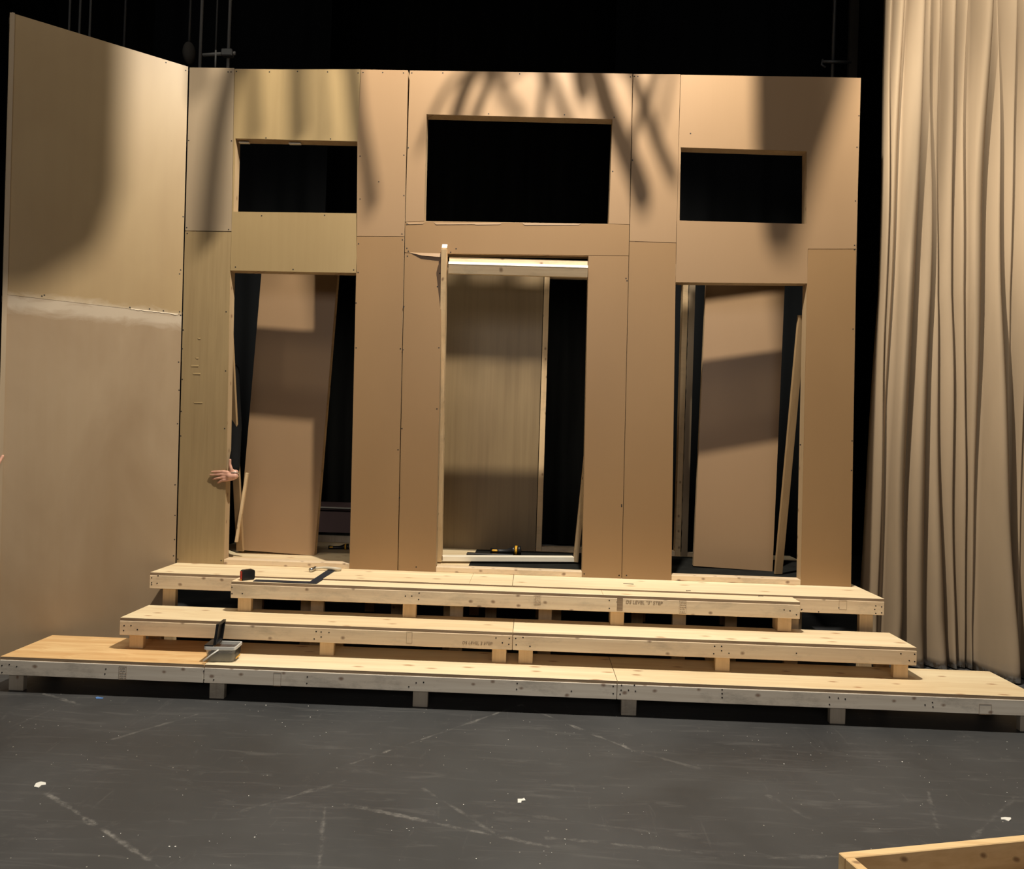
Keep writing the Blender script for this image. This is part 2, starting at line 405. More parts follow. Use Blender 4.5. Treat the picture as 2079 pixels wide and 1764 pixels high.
# lowest tier: three units end to end
p1a, f1a = platform('step_platform', 'lowest step platform unit at the left end, orange plywood top and greyish front board', -.5682, J1, Y1, Y1B, H1, 0, [lx(32, 1390, yl)], M_deck2, M_pine_grey, M_pine_vg,
    screwpts=[(4, 1351), (19, 1349), (34, 1353), (4, 1365), (215, 1358), (213, 1368)], backx=[-.5, .6])
p1b, f1b = platform('step_platform', 'lowest step platform unit in the middle, long pale plywood top under the clear tub', J1, J2, Y1, Y1B, H1, 0, [lx(440, 1400, yl), lx(853, 1420, yl)], M_deck, M_pine_grey, M_pine_vg,
    screwpts=[(414, 1362), (414, 1380), (434, 1380), (624, 1374), (623, 1387), (845, 1386), (830, 1394), (860, 1385), (1050, 1387), (1049, 1399), (1245, 1393), (1245, 1408), (1160, 1403)])
p1c, f1c = platform('step_platform', 'lowest step platform unit at the right end, pale top reaching toward the tan curtain', J2, J2+2.4384, Y1, Y1B, H1, 0, [lx(1277, 1430, yl), lx(1701, 1455, yl), 5.51], M_deck3, M_pine_grey, M_pine_vg,
    screwpts=[(1262, 1391), (1261, 1401), (1259, 1409), (1276, 1401), (1290, 1403), (1288, 1391), (1466, 1408), (1466, 1416), (1466, 1400), (1684, 1415), (1702, 1417), (1716, 1419), (1684, 1430), (1893, 1426), (1894, 1435), (1878, 1431)])
# middle tier: two units
yl = Y2+TH; XM = .0275+4.9312/2
p2a, f2a = platform('step_platform', 'middle step platform unit on the left, behind the clear tub', .0275, XM, Y2, Y2B, H2, H1, [lx(276, 1305, yl), lx(663, 1320, yl), lx(1013, 1335, yl)], M_deck3, M_pine, M_pine_v, back_zb=0,
    screwpts=[(252, 1270), (266, 1270), (251, 1280), (279, 1278), (642, 1282), (652, 1283), (668, 1284), (652, 1293), (638, 1297), (1007, 1295), (1034, 1296), (1020, 1305), (1033, 1308)])
p2b, f2b = platform('step_platform', 'middle step platform unit on the right with a large round knot in its front board', XM, .0275+4.9312, Y2, Y2B, H2, H1, [lx(1067, 1335, yl), lx(1467, 1350, yl), lx(1829, 1365, yl)], M_deck, M_pine, M_pine_v, back_zb=0,
    screwpts=[(1047, 1296), (1062, 1294), (1048, 1309), (1076, 1312), (1451, 1312), (1465, 1312), (1449, 1327), (1465, 1321), (1480, 1326), (1617, 1326), (1829, 1327), (1857, 1328), (1846, 1341), (1857, 1343)])
# narrow top tread
yl = Y3+TH
p3, f3 = platform('step_platform', 'narrow top tread platform with grade stamps and pencilled lettering on its front board', .6276, .6276+3.7066, Y3, Y4-.001, H3, H2, [lx(496, 1228, yl), lx(831, 1240, yl), lx(1253, 1256, yl), lx(1593, 1268, yl)], M_deck, M_pine, M_pine_v, rear=False, legside=-1,
    splits=(.6276+2.44,), screwpts=[(471, 1192), (471, 1205), (492, 1205), (823, 1210), (836, 1210), (851, 1204), (850, 1217), (1237, 1219), (1237, 1235), (1253, 1222), (1592, 1238), (1604, 1240), (1617, 1248), (1627, 1238)])
# upper platform carrying the walls, two units
X4 = .0085; X4E = X4+4.9305; X4M = X4+4.9305/2
p4a, f4a = platform('stage_platform', 'upper plywood platform unit under the left and centre wall flats', X4, X4M, Y4, Y4B, H4, 0, [X4+.12, 1.15, 2.1], M_deck3, M_pine, M_pine_v, splits=(at(957, 1170, -.2).x,),
    screwpts=[(308, 1173), (308, 1183), (308, 1187), (321, 1169), (319, 1184)])
p4b, f4b = platform('stage_platform', 'upper plywood platform unit under the right wall flat beside the muslin curtain', X4M, X4E, Y4, Y4B, H4, 0, [2.7, 3.6, 4.35, X4E-.10], M_deck, M_pine, M_pine_v,
    screwpts=[(1662, 1242), (1778, 1230), (1790, 1232), (1790, 1244), (1778, 1245), (1776, 1237), (1703, 1234), (1628, 1237)])
# mid studs and cross braces seen dimly in the gap below the upper deck
for x, y in ((.45, .3), (.9, .1), (1.5, .5), (1.95, .2), (2.25, .45)):
    bm = nb(); box(bm, x, x+.089, y, y+.038, .001, H4-PLY-.001, .002); link('leg', bm, M_pine_v, p4a)
for x, y in ((2.75, .3), (3.4, .5), (4.05, .2), (4.6, .4)):
    bm = nb(); box(bm, x, x+.089, y, y+.038, .001, H4-PLY-.001, .002); link('leg', bm, M_pine_v, p4b)

# stamps and handwriting on the boards
def stamp(parent, px, py, w_, h_, y, seed=0, fill=True):
    c = at(px, py, y); bm = nb(); e = .0009; rn = random.Random(seed)
    yy0, yy1 = y-.0012, y-.0002
    for (a, b, c0, d) in ((-w_/2, w_/2, h_/2-e, h_/2), (-w_/2, w_/2, -h_/2, -h_/2+e), (-w_/2, -w_/2+e, -h_/2, h_/2), (w_/2-e, w_/2, -h_/2, h_/2)):
        box(bm, c.x+a, c.x+b, yy0, yy1, c.z+c0, c.z+d)
    if fill:
        for i in range(5):
            z = c.z+h_*(.36-.18*i); x = c.x-w_*.36
            while x < c.x+w_*.32:
                l = rn.uniform(.1, .28)*w_
                box(bm, x, x+l, yy0, yy1, z-h_*.045, z-h_*.01)
                if rn.random() < .5: box(bm, x, x+e, yy0, yy1, z-h_*.045, z+h_*.06)
                x += l+.08*w_
    link('grade_stamp', bm, M_ink, parent, label='faint ink lumber stamp')
stamp(f3, 1091, 1217, .045, .07, Y3, 1); stamp(f3, 1386, 1232, .045, .08, Y3, 2)
stamp(f1a, 249, 1366, .045, .08, Y1, 3); stamp(f1b, 563, 1379, .045, .08, Y1, 4, False)
stamp(f2a, 831, 1294, .036, .07, Y2, 5, False); stamp(f4b, 1711, 1228, .05, .06, Y4, 7, False)
stamp(f1c, 2000, 1440, .07, .06, Y1, 9, False)
def text(parent, s, px, py, y, size):
    cu = bpy.data.curves.new('handwriting', 'FONT'); cu.body = s; cu.size = size; cu.extrude = .0003; cu.shear = .15
    tmp = bpy.data.objects.new('handwriting_curve', cu); me = bpy.data.meshes.new_from_object(tmp); bpy.data.objects.remove(tmp)
    me.materials.clear(); me.materials.append(M_ink)
    o = bpy.data.objects.new('handwriting', me); COL.objects.link(o); o.parent = parent
    off = Vector((0, 0, 0)); p = parent
    while p is not None: off += p.location; p = p.parent
    o.location = at(px, py, y)-off-Vector((0, .001, 0)); o.rotation_euler = (R(90), 0, 0)
    o['label'] = 'faint pencil lettering'
text(f3, 'DS LEVEL "3" STEP', 1270, 1225, Y3, .030)
text(f2a, 'DS LEVEL 2 STEP', 938, 1307, Y2, .026)
# pale splice patch on the narrow tread's rail
bm = nb(); a = at(1253, 1214, Y3); b = at(1264, 1240, Y3); box(bm, a.x, b.x, Y3-.0012, Y3-.0002, b.z, a.z); link('splice_patch', bm, M_edge, f3, label='dull grey splice patch')

# ------------------------------------------------------------ wall flats
SH = .0065
def P(q):
    v = at(q[0], q[1], 0.0)
    if v.z < H4+.045 and q[1] > 1100: v.z = H4+.0008
    return v
def sheet(name, quads, mat, parent, y0=0, th=SH, label=None, g=.0):
    bm = nb()
    for q in quads: prism(bm, [P(p)+Vector((0, y0, 0)) for p in q], (0, th, 0))
    return link(name, bm, mat, parent, label=label)
def studpx(name, a, b, side, w_, parent, mat, y0=SH+.0005, d=.083):
    """stud whose inner edge runs a->b (pixels on the wall face); side = +1/-1 in x, or 'u'/'d' """
    A = P(a); B = P(b); y = Vector((0, y0, 0))
    o = {'l': Vector((-w_, 0, 0)), 'r': Vector((w_, 0, 0)), 'u': Vector((0, 0, w_)), 'd': Vector((0, 0, -w_))}[side]
    bm = nb(); prism(bm, [A+y, B+y, B+o+y, A+o+y], (0, d, 0)); return link(name, bm, mat, parent)
def wscrews(parent, pts, y=-.0006):
    for px, py in pts:
        bm = nb(); disc(bm, at(px, py, y), (0, 1, 0), .0052, .0022, 7); link('screw', bm, M_screw, parent)

fl = root('wall_flat', 'left wall flat of greenish plywood with a window hole above a doorway', 'wall panel', (1.2, 0, H4))
A_ = sheet('plywood_sheet', [[(385, 137), (475.5, 138), (469.9, 469.3), (376, 467.8)]], M_laup, fl, label='pinkish upper strip')
B_ = sheet('plywood_sheet', [[(375.8, 469.4), (469.8, 471), (467, 549), (461, 870), (454, 1142), (359, 1142)]], M_laug, fl, label='greenish grained strip')
C_ = sheet('plywood_sheet', [[(476.5, 141), (732, 140.5), (726, 287), (478, 281), (473.8, 281)], [(473.8, 281), (478, 281), (473.5, 429.5), (471.2, 429.5)]], M_lau, fl)
D_ = sheet('plywood_sheet', [[(471.2, 429.5), (473.5, 429.5), (723.6, 433), (724, 554), (467.8, 549)]], M_lau, fl)
E_ = sheet('plywood_sheet', [[(733, 141), (828.5, 142.5), (820.2, 479.6), (724.8, 478.8), (725.6, 287)]], M_mdf2, fl, label='smooth tan strip')
F_ = sheet('plywood_sheet', [[(724.8, 480), (820, 480.9), (807, 1154), (709.5, 1150)]], M_mdf, fl, label='smooth tan strip')
wscrews(A_, [(383, 142), (463, 146), (469, 146), (383, 285), (470, 286), (379, 462), (464, 466)])
wscrews(B_, [(380, 474), (370, 635), (459, 633), (372, 670), (370, 708), (458, 753), (370, 770), (456, 870), (367, 885), (361, 1135), (368, 835), (449, 1138)])
wscrews(C_, [(480, 145), (547, 146), (604, 145), (665, 146), (727, 148), (540, 280), (671, 282)])
wscrews(D_, [(531, 438), (659, 437), (595, 547), (718, 548), (478, 542)])
wscrews(E_, [(737, 147), (777, 147), (819, 148), (731, 317), (820, 315), (731, 404), (820, 397), (769, 369), (816, 475)])
wscrews(F_, [(728, 495), (727, 553), (817, 487), (820, 622), (813, 708), (723, 615), (723, 706), (808, 913), (846, 1152)][:8])
studpx('stud', (478, 280), (473.5, 430), 'l', .038, fl, M_stud)
studpx('stud', (725.6, 286), (723.4, 433), 'r', .038, fl, M_stud)
studpx('stud', (478, 281), (726, 287), 'u', .038, fl, M_stud)
studpx('stud', (473.5, 430), (723, 433), 'd', .038, fl, M_stud)
studpx('stud', (467, 549), (454, 1142), 'l', .038, fl, M_stud)
studpx('stud', (724, 554), (709.5, 1150), 'r', .038, fl, M_stud)
studpx('stud', (467, 549), (724, 554), 'u', .038, fl, M_stud)
studpx('stud', (385, 138), (357.5, 1142), 'r', .038, fl, M_stud)
studpx('stud', (828, 143), (806.5, 1154), 'l', .038, fl, M_stud)
studpx('stud', (385, 138), (828, 142.5), 'd', .038, fl, M_stud)
a = P((454, 1142)); b = P((709.5, 1150)); bm = nb(); box(bm, a.x+.001, b.x-.001, .0005, .092, H4+.0008, H4+.038, .002); link('bottom_rail', bm, M_pine, fl)
bm = nb(); box(bm, at(482, 290, .03).x+.01, at(505, 290, .03).x, .03, .055, at(490, 288, .03).z-.006, at(490, 288, .03).z+.002); link('shim_block', bm, M_pale, fl)
bm = nb(); box(bm, at(586, 290, .03).x, at(610, 290, .03).x, .03, .055, at(590, 290, .03).z-.006, at(590, 290, .03).z+.002); link('shim_block', bm, M_pale, fl)
# gouges in the greenish strip
for (x0_, x1_, y_, h_) in ((387, 404, 741, 3), (391, 408, 757, 3), (397, 404, 726, 2), (393, 412, 816, 2.5), (401, 408, 686, 2.5)):
    a = at(x0_, y_, 0); b = at(x1_, y_+h_, 0); bm = nb()
    prism(bm, [a+Vector((0, -.0005, 0)), Vector((b.x, -.0005, a.z+.002)), Vector((b.x-.004, -.003, b.z)), Vector((a.x+.006, -.002, b.z-.002))], (0, .001, .0))
    link('torn_splinter', bm, M_lau, B_)

fc = root('wall_flat', 'centre wall flat of smooth tan hardboard with the widest window hole above its doorway', 'wall panel', (2.45, 0, H4))
s1 = sheet('hardboard_sheet', [[(832, 143), (866, 143.4), (866, 232), (861, 448.5), (822.8, 450.5)], [(866, 143.4), (1244.5, 149), (1243.7, 242), (866, 232)],
      [(1244.5, 149), (1284, 149.6), (1277.6, 455.2), (1236, 454.2), (1243.7, 242)]], M_mdf2, fc)
s2 = sheet('hardboard_sheet', [[(822.6, 451.6), (861, 449.2), (1236, 454.8), (1277.4, 456), (1276.4, 519), (897, 514.6), (822, 512.4)]], M_mdf, fc)
s3 = sheet('hardboard_sheet', [[(821.8, 513.6), (898, 515.8), (884.5, 1157), (808.6, 1155)]], M_mdf, fc)
s4 = sheet('hardboard_sheet', [[(1194.7, 519), (1276.3, 520), (1261.6, 1175), (1181.8, 1170)]], M_mdf, fc)
wscrews(s1, [(836, 148), (899, 148), (1055, 150), (992, 231), (1146, 233), (1247, 238), (1280, 156), (1288, 155), (829, 300), (1244, 348), (1248, 295), (863, 231)][:10])
wscrews(s3, [(827, 520), (819, 625), (893, 555), (888, 582), (891, 706), (818, 710), (887, 830), (816, 870), (845, 1151), (811, 1010)])
wscrews(s2, [(826, 456), (826, 504), (829, 510), (915, 512), (926, 505)])
wscrews(s4, [(1271, 565), (1262, 1028), (1257, 1168), (1186, 1165)])
studpx('stud', (866, 232), (861, 448), 'l', .038, fc, M_stud)
studpx('stud', (1243.7, 242), (1236, 454), 'r', .038, fc, M_stud)
studpx('stud', (866, 232), (1243.7, 242), 'u', .038, fc, M_stud)
studpx('stud', (861, 448), (1236, 454), 'd', .038, fc, M_stud)
studpx('stud', (898, 519), (884.5, 1157), 'l', .038, fc, M_stud)
studpx('stud', (1194.7, 519), (1181.8, 1170), 'r', .038, fc, M_stud)
studpx('stud', (898, 514.5), (1194.7, 519), 'u', .038, fc, M_stud)
studpx('stud', (832.5, 144), (808.6, 1155), 'r', .038, fc, M_stud)
studpx('stud', (1283.8, 150), (1261.4, 1175), 'l', .038, fc, M_stud)
studpx('stud', (832, 144), (1284, 150), 'd', .038, fc, M_stud)
a = P((884.5, 1157)); b = P((1181.8, 1170)); bm = nb(); box(bm, a.x+.001, b.x-.001, .0005, .092, H4+.0008, H4+.038, .002); link('bottom_rail', bm, M_pine, fc)
# torn paper lip below the window
bm = nb()
for i, (px, w_) in enumerate(((824, 40), (880, 90), (960, 60), (1060, 120))):
    a = at(px, 452+(px-824)*.007, 0); b = at(px+w_, 452+(px+w_-824)*.007, 0)
    prism(bm, [a+Vector((0, -.0004, .003)), b+Vector((0, -.0004, .002)), b+Vector((-.02, -.0022, -.009)), a+Vector((.02, -.003, -.012))], (0, .0008, 0))
link('torn_edge', bm, M_mdf2, fc)
bm = nb(); a = at(824, 513, 0); b = at(896, 515, 0)
prism(bm, [a+Vector((.02, -.0004, .003)), b+Vector((0, -.0004, .002)), b+Vector((0, -.014, -.028)), a+Vector((.12, -.012, -.02))], (0, .002, 0)); link('torn_edge', bm, M_mdf, fc)

fr_ = root('wall_flat', 'right wall flat of smooth tan hardboard nearest the muslin curtain', 'wall panel', (4.05, 0, H4))
q1 = sheet('hardboard_sheet', [[(1286, 150), (1381.2, 150.6), (1372.7, 492.4), (1278.5, 489.3)]], M_mdf2, fr_)
q2 = sheet('hardboard_sheet', [[(1278.2, 490.5), (1372.6, 493.5), (1363, 1178), (1262.8, 1175)]], M_mdf, fr_)
q3 = sheet('hardboard_sheet', [[(1382.2, 151.8), (1650, 156), (1638, 307), (1382, 299), (1378.2, 299)], [(1378.2, 299), (1382, 299), (1379.8, 447.6), (1374.6, 447.6)], [(1650, 156), (1748, 158), (1738.4, 505), (1640, 505), (1637, 454.6), (1638, 307)],
      [(1374.6, 447.6), (1379.8, 447.6), (1637, 454.6), (1640, 505), (1639, 575.5), (1371.8, 573)]], M_mdf2, fr_)
q4 = sheet('hardboard_sheet', [[(1640.4, 506), (1738.3, 506), (1727.7, 1191), (1626, 1187)]], M_mdf, fr_)
wscrews(q1, [(1284, 325), (1288, 155), (1295, 155)])
wscrews(q3, [(1402, 271), (1744, 235), (1740, 299), (1737, 408), (1735, 507), (1735, 498)])
wscrews(q4, [(1732, 668), (1730, 895), (1729, 955), (1625, 903)])
wscrews(q2, [(1273, 570), (1262, 1025), (1257, 1168), (1272, 1168)])
studpx('stud', (1383, 299), (1379.8, 448), 'l', .038, fr_, M_stud)
studpx('stud', (1638, 307), (1637, 454.6), 'r', .038, fr_, M_stud)
studpx('stud', (1382, 299), (1638, 307), 'u', .038, fr_, M_stud)
studpx('stud', (1380, 447.6), (1637, 454.6), 'd', .038, fr_, M_stud)
studpx('stud', (1371.8, 573), (1363, 1178), 'l', .038, fr_, M_stud)
studpx('stud', (1639, 575.5), (1626, 1187), 'r', .038, fr_, M_stud)
studpx('stud', (1371.8, 573), (1639, 575.5), 'u', .038, fr_, M_stud)
studpx('stud', (1286, 151), (1262.8, 1175), 'r', .038, fr_, M_stud)
studpx('stud', (1747, 159), (1727.4, 1191), 'l', .038, fr_, M_stud)
studpx('stud', (1383, 153), (1747, 159), 'd', .038, fr_, M_stud)
a = P((1363, 1178)); b = P((1626, 1187)); bm = nb(); box(bm, a.x+.001, b.x-.001, .0005, .092, H4+.0008, H4+.038, .002); link('bottom_rail', bm, M_pine, fr_)

# ------------------------------------------------------------ angled side flat at the left
SA = Vector((-.026, -.008, 0)); SB = Vector((-.877, -.679, 0)); SD = (SB-SA).normalized(); SN = Vector((-SD.y, SD.x, 0))
if SN.y > 0: SN = -SN
ZT = 4.26
sf = root('side_wall_flat', 'tall plywood side wall flat angled toward the camera at the far left', 'wall panel', (-.45, -.3, 0))
bm = nb(); prism(bm, [SA+Vector((0, 0, .001)), SB+Vector((0, 0, .001)), SB+Vector((0, 0, 2.438)), SA+Vector((0, 0, 2.438))], -SN*SH); sl = link('plywood_sheet', bm, M_side, sf, label='lower sheet with a greyer wash')
bm = nb(); prism(bm, [SA+Vector((0, 0, 2.44)), SB+Vector((0, 0, 2.44)), SB+Vector((0, 0, ZT)), SA+Vector((0, 0, ZT))], -SN*SH); su = link('plywood_sheet', bm, M_side, sf)
for base in (SB, SA, SA+(SB-SA)*.5):
    k = -SD if base is SB else SD
    b0 = base-SN*(SH+.0005); bm = nb()
    prism(bm, [b0+Vector((0, 0, .001)), b0+k*.089+Vector((0, 0, .001)), b0+k*.089-SN*.038+Vector((0, 0, .001)), b0-SN*.038+Vector((0, 0, .001))], (0, 0, ZT-.002))
    link('stud', bm, M_pine_v, sf)
for z in (.0005, 2.40, ZT-.04):
    b0 = SA-SN*(SH+.0395)+Vector((0, 0, z)); bm = nb(); prism(bm, [b0, b0+(SB-SA), b0+(SB-SA)-SN*.038, b0-SN*.038], (0, 0, .038)); link('rail', bm, M_pine, sf)
def onside(px, py):      # pixel on the side flat's face
    d = ray(px, py); t_ = (SA-CAM).dot(SN)/d.dot(SN); return CAM+d*t_
for px, py in ((377, 143), (372, 440), (367, 548), (365, 556), (85, 601), (90, 599), (264, 624), (304, 627), (332, 631), (365, 633), (367, 640), (363, 735), (364, 792), (361, 860), (356, 984), (356, 1046), (355, 1095), (353, 1128), (337, 127)):
    c = onside(px-(.0075*(4.26-onside(px, py).z))*300, py); bm = nb(); disc(bm, c+SN*.0006, -SN, .0052, .0022, 7); link('screw', bm, M_screw, su if py < 632 else sl)
bm = nb(); e0 = SB-SD*.0265+SN*.0006; prism(bm, [e0+Vector((0, 0, .001)), SB+SN*.0006+Vector((0, 0, .001)), SB+SN*.0006+Vector((0, 0, ZT-.012)), SB-SD*.012+SN*.0006+Vector((0, 0, ZT)), e0+Vector((0, 0, ZT))], SN*.012)
link('edge_strip', bm, M_laup, sf, label='pale strip along the free edge')
# ragged joint near the corner
a = onside(262, 626); b = onside(358, 637); bm = nb(); n = 14; vs = []
for i in range(n+1):
    p = a.lerp(b, i/n); h = .004+.008*random.random(); vs.append((p, h))
for i in range(n):
    (p, h), (q, k) = vs[i], vs[i+1]
    prism(bm, [p+SN*.0005, q+SN*.0005, q-Vector((0, 0, k))+SN*(.001+k*.3), p-Vector((0, 0, h))+SN*(.001+h*.3)], -SN*.001)
link('torn_splinter', bm, M_lau, sl)

for o_ in sf.children_recursive if hasattr(sf, 'children_recursive') else []:
    for v in o_.data.vertices:
        z_ = v.co.z; v.co.x += .0075*(4.26-z_)          # the flat stands a little out of plumb, like the wall beside it
# ------------------------------------------------------------ things behind the doorways
Z = H4+.001
def panel3(name, lab, bl, br, lean, mat, thick=.02, h=2.44, cat='panel', frame=True, gap=.0):
    """2 x 8 ft panel standing with bottom bl->br (x, y) leaning by the vector lean"""
    bl = Vector((*bl, Z)); br = Vector((*br, Z)); up = Vector((*lean, 1)).normalized()
    # keep the bottom right corner on the deck, tilted within its own plane
    ax = (br-bl).normalized(); s = (ax-up*ax.dot(up)).normalized(); W_ = .61
    n = up.cross(s)
    if n.y > 0: n = -n
    r = root(name, lab, cat, tuple(br)); c = br+Vector((0, 0, max(0, s.z*W_)))
    bm = nb(); prism(bm, [c, c-s*W_, c-s*W_+up*h, c+up*h], -n*.0065); link('face_sheet', bm, mat, r)
    for q in (0, W_-.038):
        o = c-s*q-n*.007; bm = nb(); prism(bm, [o, o-s*.038, o-s*.038+up*h, o+up*h], -n*.065); link('stud', bm, M_pine_v, r)
    for q in (0, h-.038):
        o = c-s*.0385-n*.007+up*q; bm = nb(); prism(bm, [o, o-s*(W_-.077), o-s*(W_-.077)+up*.038, o+up*.038], -n*.065); link('rail', bm, M_pine, r)
    return r
pl = panel3('narrow_flat', 'narrow tan flat leaning inside the left doorway', (.25, .50), (.868, .52), (.045, .02), M_mdf2)
pr = panel3('narrow_flat', 'narrow tan flat standing inside the right doorway behind a slanted board', (3.905, .60), (4.50, .54), (.020, .02), M_mdf2)
# boards leaning behind the left jamb
bm = nb(); bar(bm, at(488, 1118, .36)*1.0, at(464, 640, .13), .06, .02, (1, -.3, 0)); p = bm
o = based('leaning_board', bm, M_brown, tuple(at(488, 1118, .36))); tag(o, 'long brown board leaning behind the left jamb of the left doorway', 'board')
a = at(480, 1100, .30); a.z = max(a.z, Z+.03)
bm = nb(); bar(bm, a, at(502, 960, .33), .02, .05, (1, .2, 0)); o = based('short_board', bm, M_pine_v, tuple(a)); tag(o, 'short pale board propped low inside the left doorway beside the leaning flat', 'board')
# slanted board in the right doorway
a = atz(1571, 1159, Z+.01); bm = nb(); bar(bm, (a.x, .40, Z+.006), at(1628, 640, .125), .062, .02, (1, .25, 0)); o = based('leaning_board', bm, M_brown, (a.x, .40, Z)); tag(o, 'slanted brown board leaning inside the right doorway near its right jamb', 'board')
# loose door frame leaning in the centre opening, left stile poking out in front of the wall
df = root('loose_door_frame', 'bare lumber door frame leaning through the centre doorway with its left upright poking out', 'frame', (2.4, .5, H4))
BLc = Vector((1.885, .40, Z+.02)); BRc = Vector((2.955, .60, Z+.02)); TLc = at(902.5, 506, -.035); TRc = at(1228, 560, .16)
bm = nb(); bar(bm, BLc-Vector((0, 0, 0)), TLc, .038, .089, (1, 0, 0)); link('upright', bm, M_pine_v, df)
bm = nb(); bar(bm, BRc, TRc, .038, .075, (1, 0, 0)); link('upright', bm, M_pine_v, df)
s = (BRc-BLc).normalized()
bm = nb(); bar(bm, BLc+s*.021+Vector((0, 0, .015)), BRc-s*.021+Vector((0, 0, .015)), .075, .038, (0, 1, 0)); link('bottom_rail', bm, M_pale, df)
# head rail: bevel and pale strip added to paint its lit upper edge
L_ = at(910, 543, -.034); Rr = at(1193.5, 551, -.030)
prof = [(.024, -.036), (0, .026), (.016, .046), (.046, .046), (.046, -.036)]
prism(bm := nb(), [L_+Vector((0, y, z)) for y, z in prof], Rr-L_); link('head_rail', bm, M_pine, df)
bm = nb(); prism(bm, [L_+Vector((0, y, z)) for y, z in ((-.001, .0265), (.0145, .0465), (.0155, .0455), (0, .0255))], Rr-L_); link('lit_edge_strip', bm, M_pale, df, label='pale strip painted as the lit rail edge')
bm = nb(); prism(bm, [L_+Vector((0, y, z)) for y, z in ((.050, -.03), (.050, .088), (.085, .088), (.085, -.03))], Rr-L_); link('head_board', bm, M_pine, df)
bm = nb(); c = TLc; bar(bm, c+Vector((0, -.012, .003)), c+Vector((0, .012, .035)), .038, .012, (1, 0, 0)); link('cut_end', bm, M_pale, df, label='cut end painted white as if strongly lit')  # pale end piece paints the bright light on the slanted cut
# rear door flat on the platform's back edge
YB = 1.16
rf = root('rear_door_flat', 'rear plywood flat with a narrow black opening seen through the centre doorway', 'wall panel', (2.6, YB, H4))
def box_px(bm, px0, py0, px1, py1, y, d):
    a = at(px0, py0, y); b = at(px1, py1, y); box(bm, min(a.x, b.x), max(a.x, b.x), y, y+d, min(a.z, b.z), max(a.z, b.z)); return bm
xs0 = at(1098, 800, YB).x; xs1 = at(1109, 800, YB).x
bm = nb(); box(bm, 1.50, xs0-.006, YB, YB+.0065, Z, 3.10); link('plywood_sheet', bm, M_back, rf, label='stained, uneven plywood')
bm = nb(); box(bm, xs0, xs1, YB-.002, YB+.09, Z, 3.10, .002); link('stud', bm, M_pine_v, rf)
xe0 = at(1379, 850, YB).x; xe1 = at(1390, 850, YB).x; xe2 = at(1399, 850, YB).x
bm = nb(); box(bm, xs1+.001, xe0-.001, YB, YB+.09, Z, Z+.04, .002); link('bottom_rail', bm, M_pine, rf)
zh = at(1150, 563, YB).z
bm = nb(); box(bm, xs1+.001, xe0-.001, YB, YB+.09, zh, zh+.14, .002); link('head_rail', bm, M_pine, rf)
bm = nb(); box(bm, xe0, xe1, YB, YB+.09, Z, 3.10, .002); link('stud', bm, M_pine_v, rf)
bm = nb(); n = 60; L = []; Rr_ = []
for i in range(n+1):
    z = Z+(3.10-Z)*i/n; L.append(Vector((xe1+.001+.006*random.random(), YB-.004, z))); Rr_.append(Vector((xe2+.02, YB-.004, z)))
prism(bm, L+Rr_[::-1], (0, .005, 0)); link('plywood_sheet', bm, M_laup, rf, label='torn strip of pale plywood')
bm = nb(); box(bm, xe2-.01, xe2+.5, YB, YB+.06, Z, Z+.035, .002); link('bottom_rail', bm, M_pine, rf)
bm = nb(); box(bm, 1.52, xs0-.008, YB+.007, YB+.08, Z, Z+.038); link('back_rail', bm, M_pine, rf)

# low table and rail behind the left doorway
tb = root('low_work_table', 'low dark table with a pale front edge behind the left doorway', 'table', (1.1, 3.6, 0))
zt = at(680, 1030, 3.4).z
bm = nb(); box(bm, -1.0, 2.0, 3.4, 4.1, zt-.03, zt-.002); link('table_top', bm, newmat('dark_red_laminate', .7, col=(.03, .014, .014)), tb)
bm = nb(); box(bm, -1.0, 2.0, 3.39, 3.3995, zt-.012, zt+.004); link('edge_band', bm, M_rope, tb, label='thin pale edge strip')
bm = nb(); box(bm, -.95, 1.95, 3.42, 3.43, zt-.30, zt-.031); link('apron', bm, bpy.data.materials['dark_red_laminate'], tb)
for x in (-.95, 1.9):
    for y in (3.45, 4.0):
        bm = nb(); box(bm, x, x+.045, y, y+.045, .001, zt-.031); link('leg', bm, M_black, tb)
bm = nb(); box(bm, .55, 1.45, 1.26, 1.30, Z, Z+.06, .002); o = based('loose_timber', bm, M_pine_vg, (1.0, 1.28, Z)); tag(o, 'dull timber lying along the back of the deck behind the left doorway', 'board')

# ------------------------------------------------------------ tools behind the openings
def flashlight(loc, ang, label, s=1):
    r = root('work_flashlight', label, 'tool', loc); r.rotation_euler = (0, 0, ang)
    def lk(n, bm, m):
        me = bpy.data.meshes.new(n); bmesh.ops.recalc_face_normals(bm, faces=bm.faces); bm.to_mesh(me); bm.free(); me.materials.append(m)
        for f in me.polygons: f.use_smooth = True
        o = bpy.data.objects.new(n, me); COL.objects.link(o); o.parent = r; return o
    bm = nb(); tube(bm, [(-.12*s, 0, .022*s), (-.05*s, 0, .020*s), (.0, 0, .022*s), (.045*s, 0, .03*s), (.06*s, 0, .033*s)], 1, 14, True, [.021*s, .017*s, .017*s, .026*s, .030*s]); lk('handle', bm, M_blackp)
    bm = nb(); tube(bm, [(.061*s, 0, .033*s), (.078*s, 0, .033*s)], .033*s, 16); lk('collar', bm, M_yellow)
    bm = nb(); tube(bm, [(.0785*s, 0, .033*s), (.105*s, 0, .035*s)], .032*s, 16); lk('lamp_head', bm, M_blackp)
    bm = nb(); capsule(bm, (-.10*s, -.019*s, .026*s), (-.075*s, -.019*s, .026*s), .009*s, .009*s, 10, 3); lk('badge', bm, M_yellow)
    return r
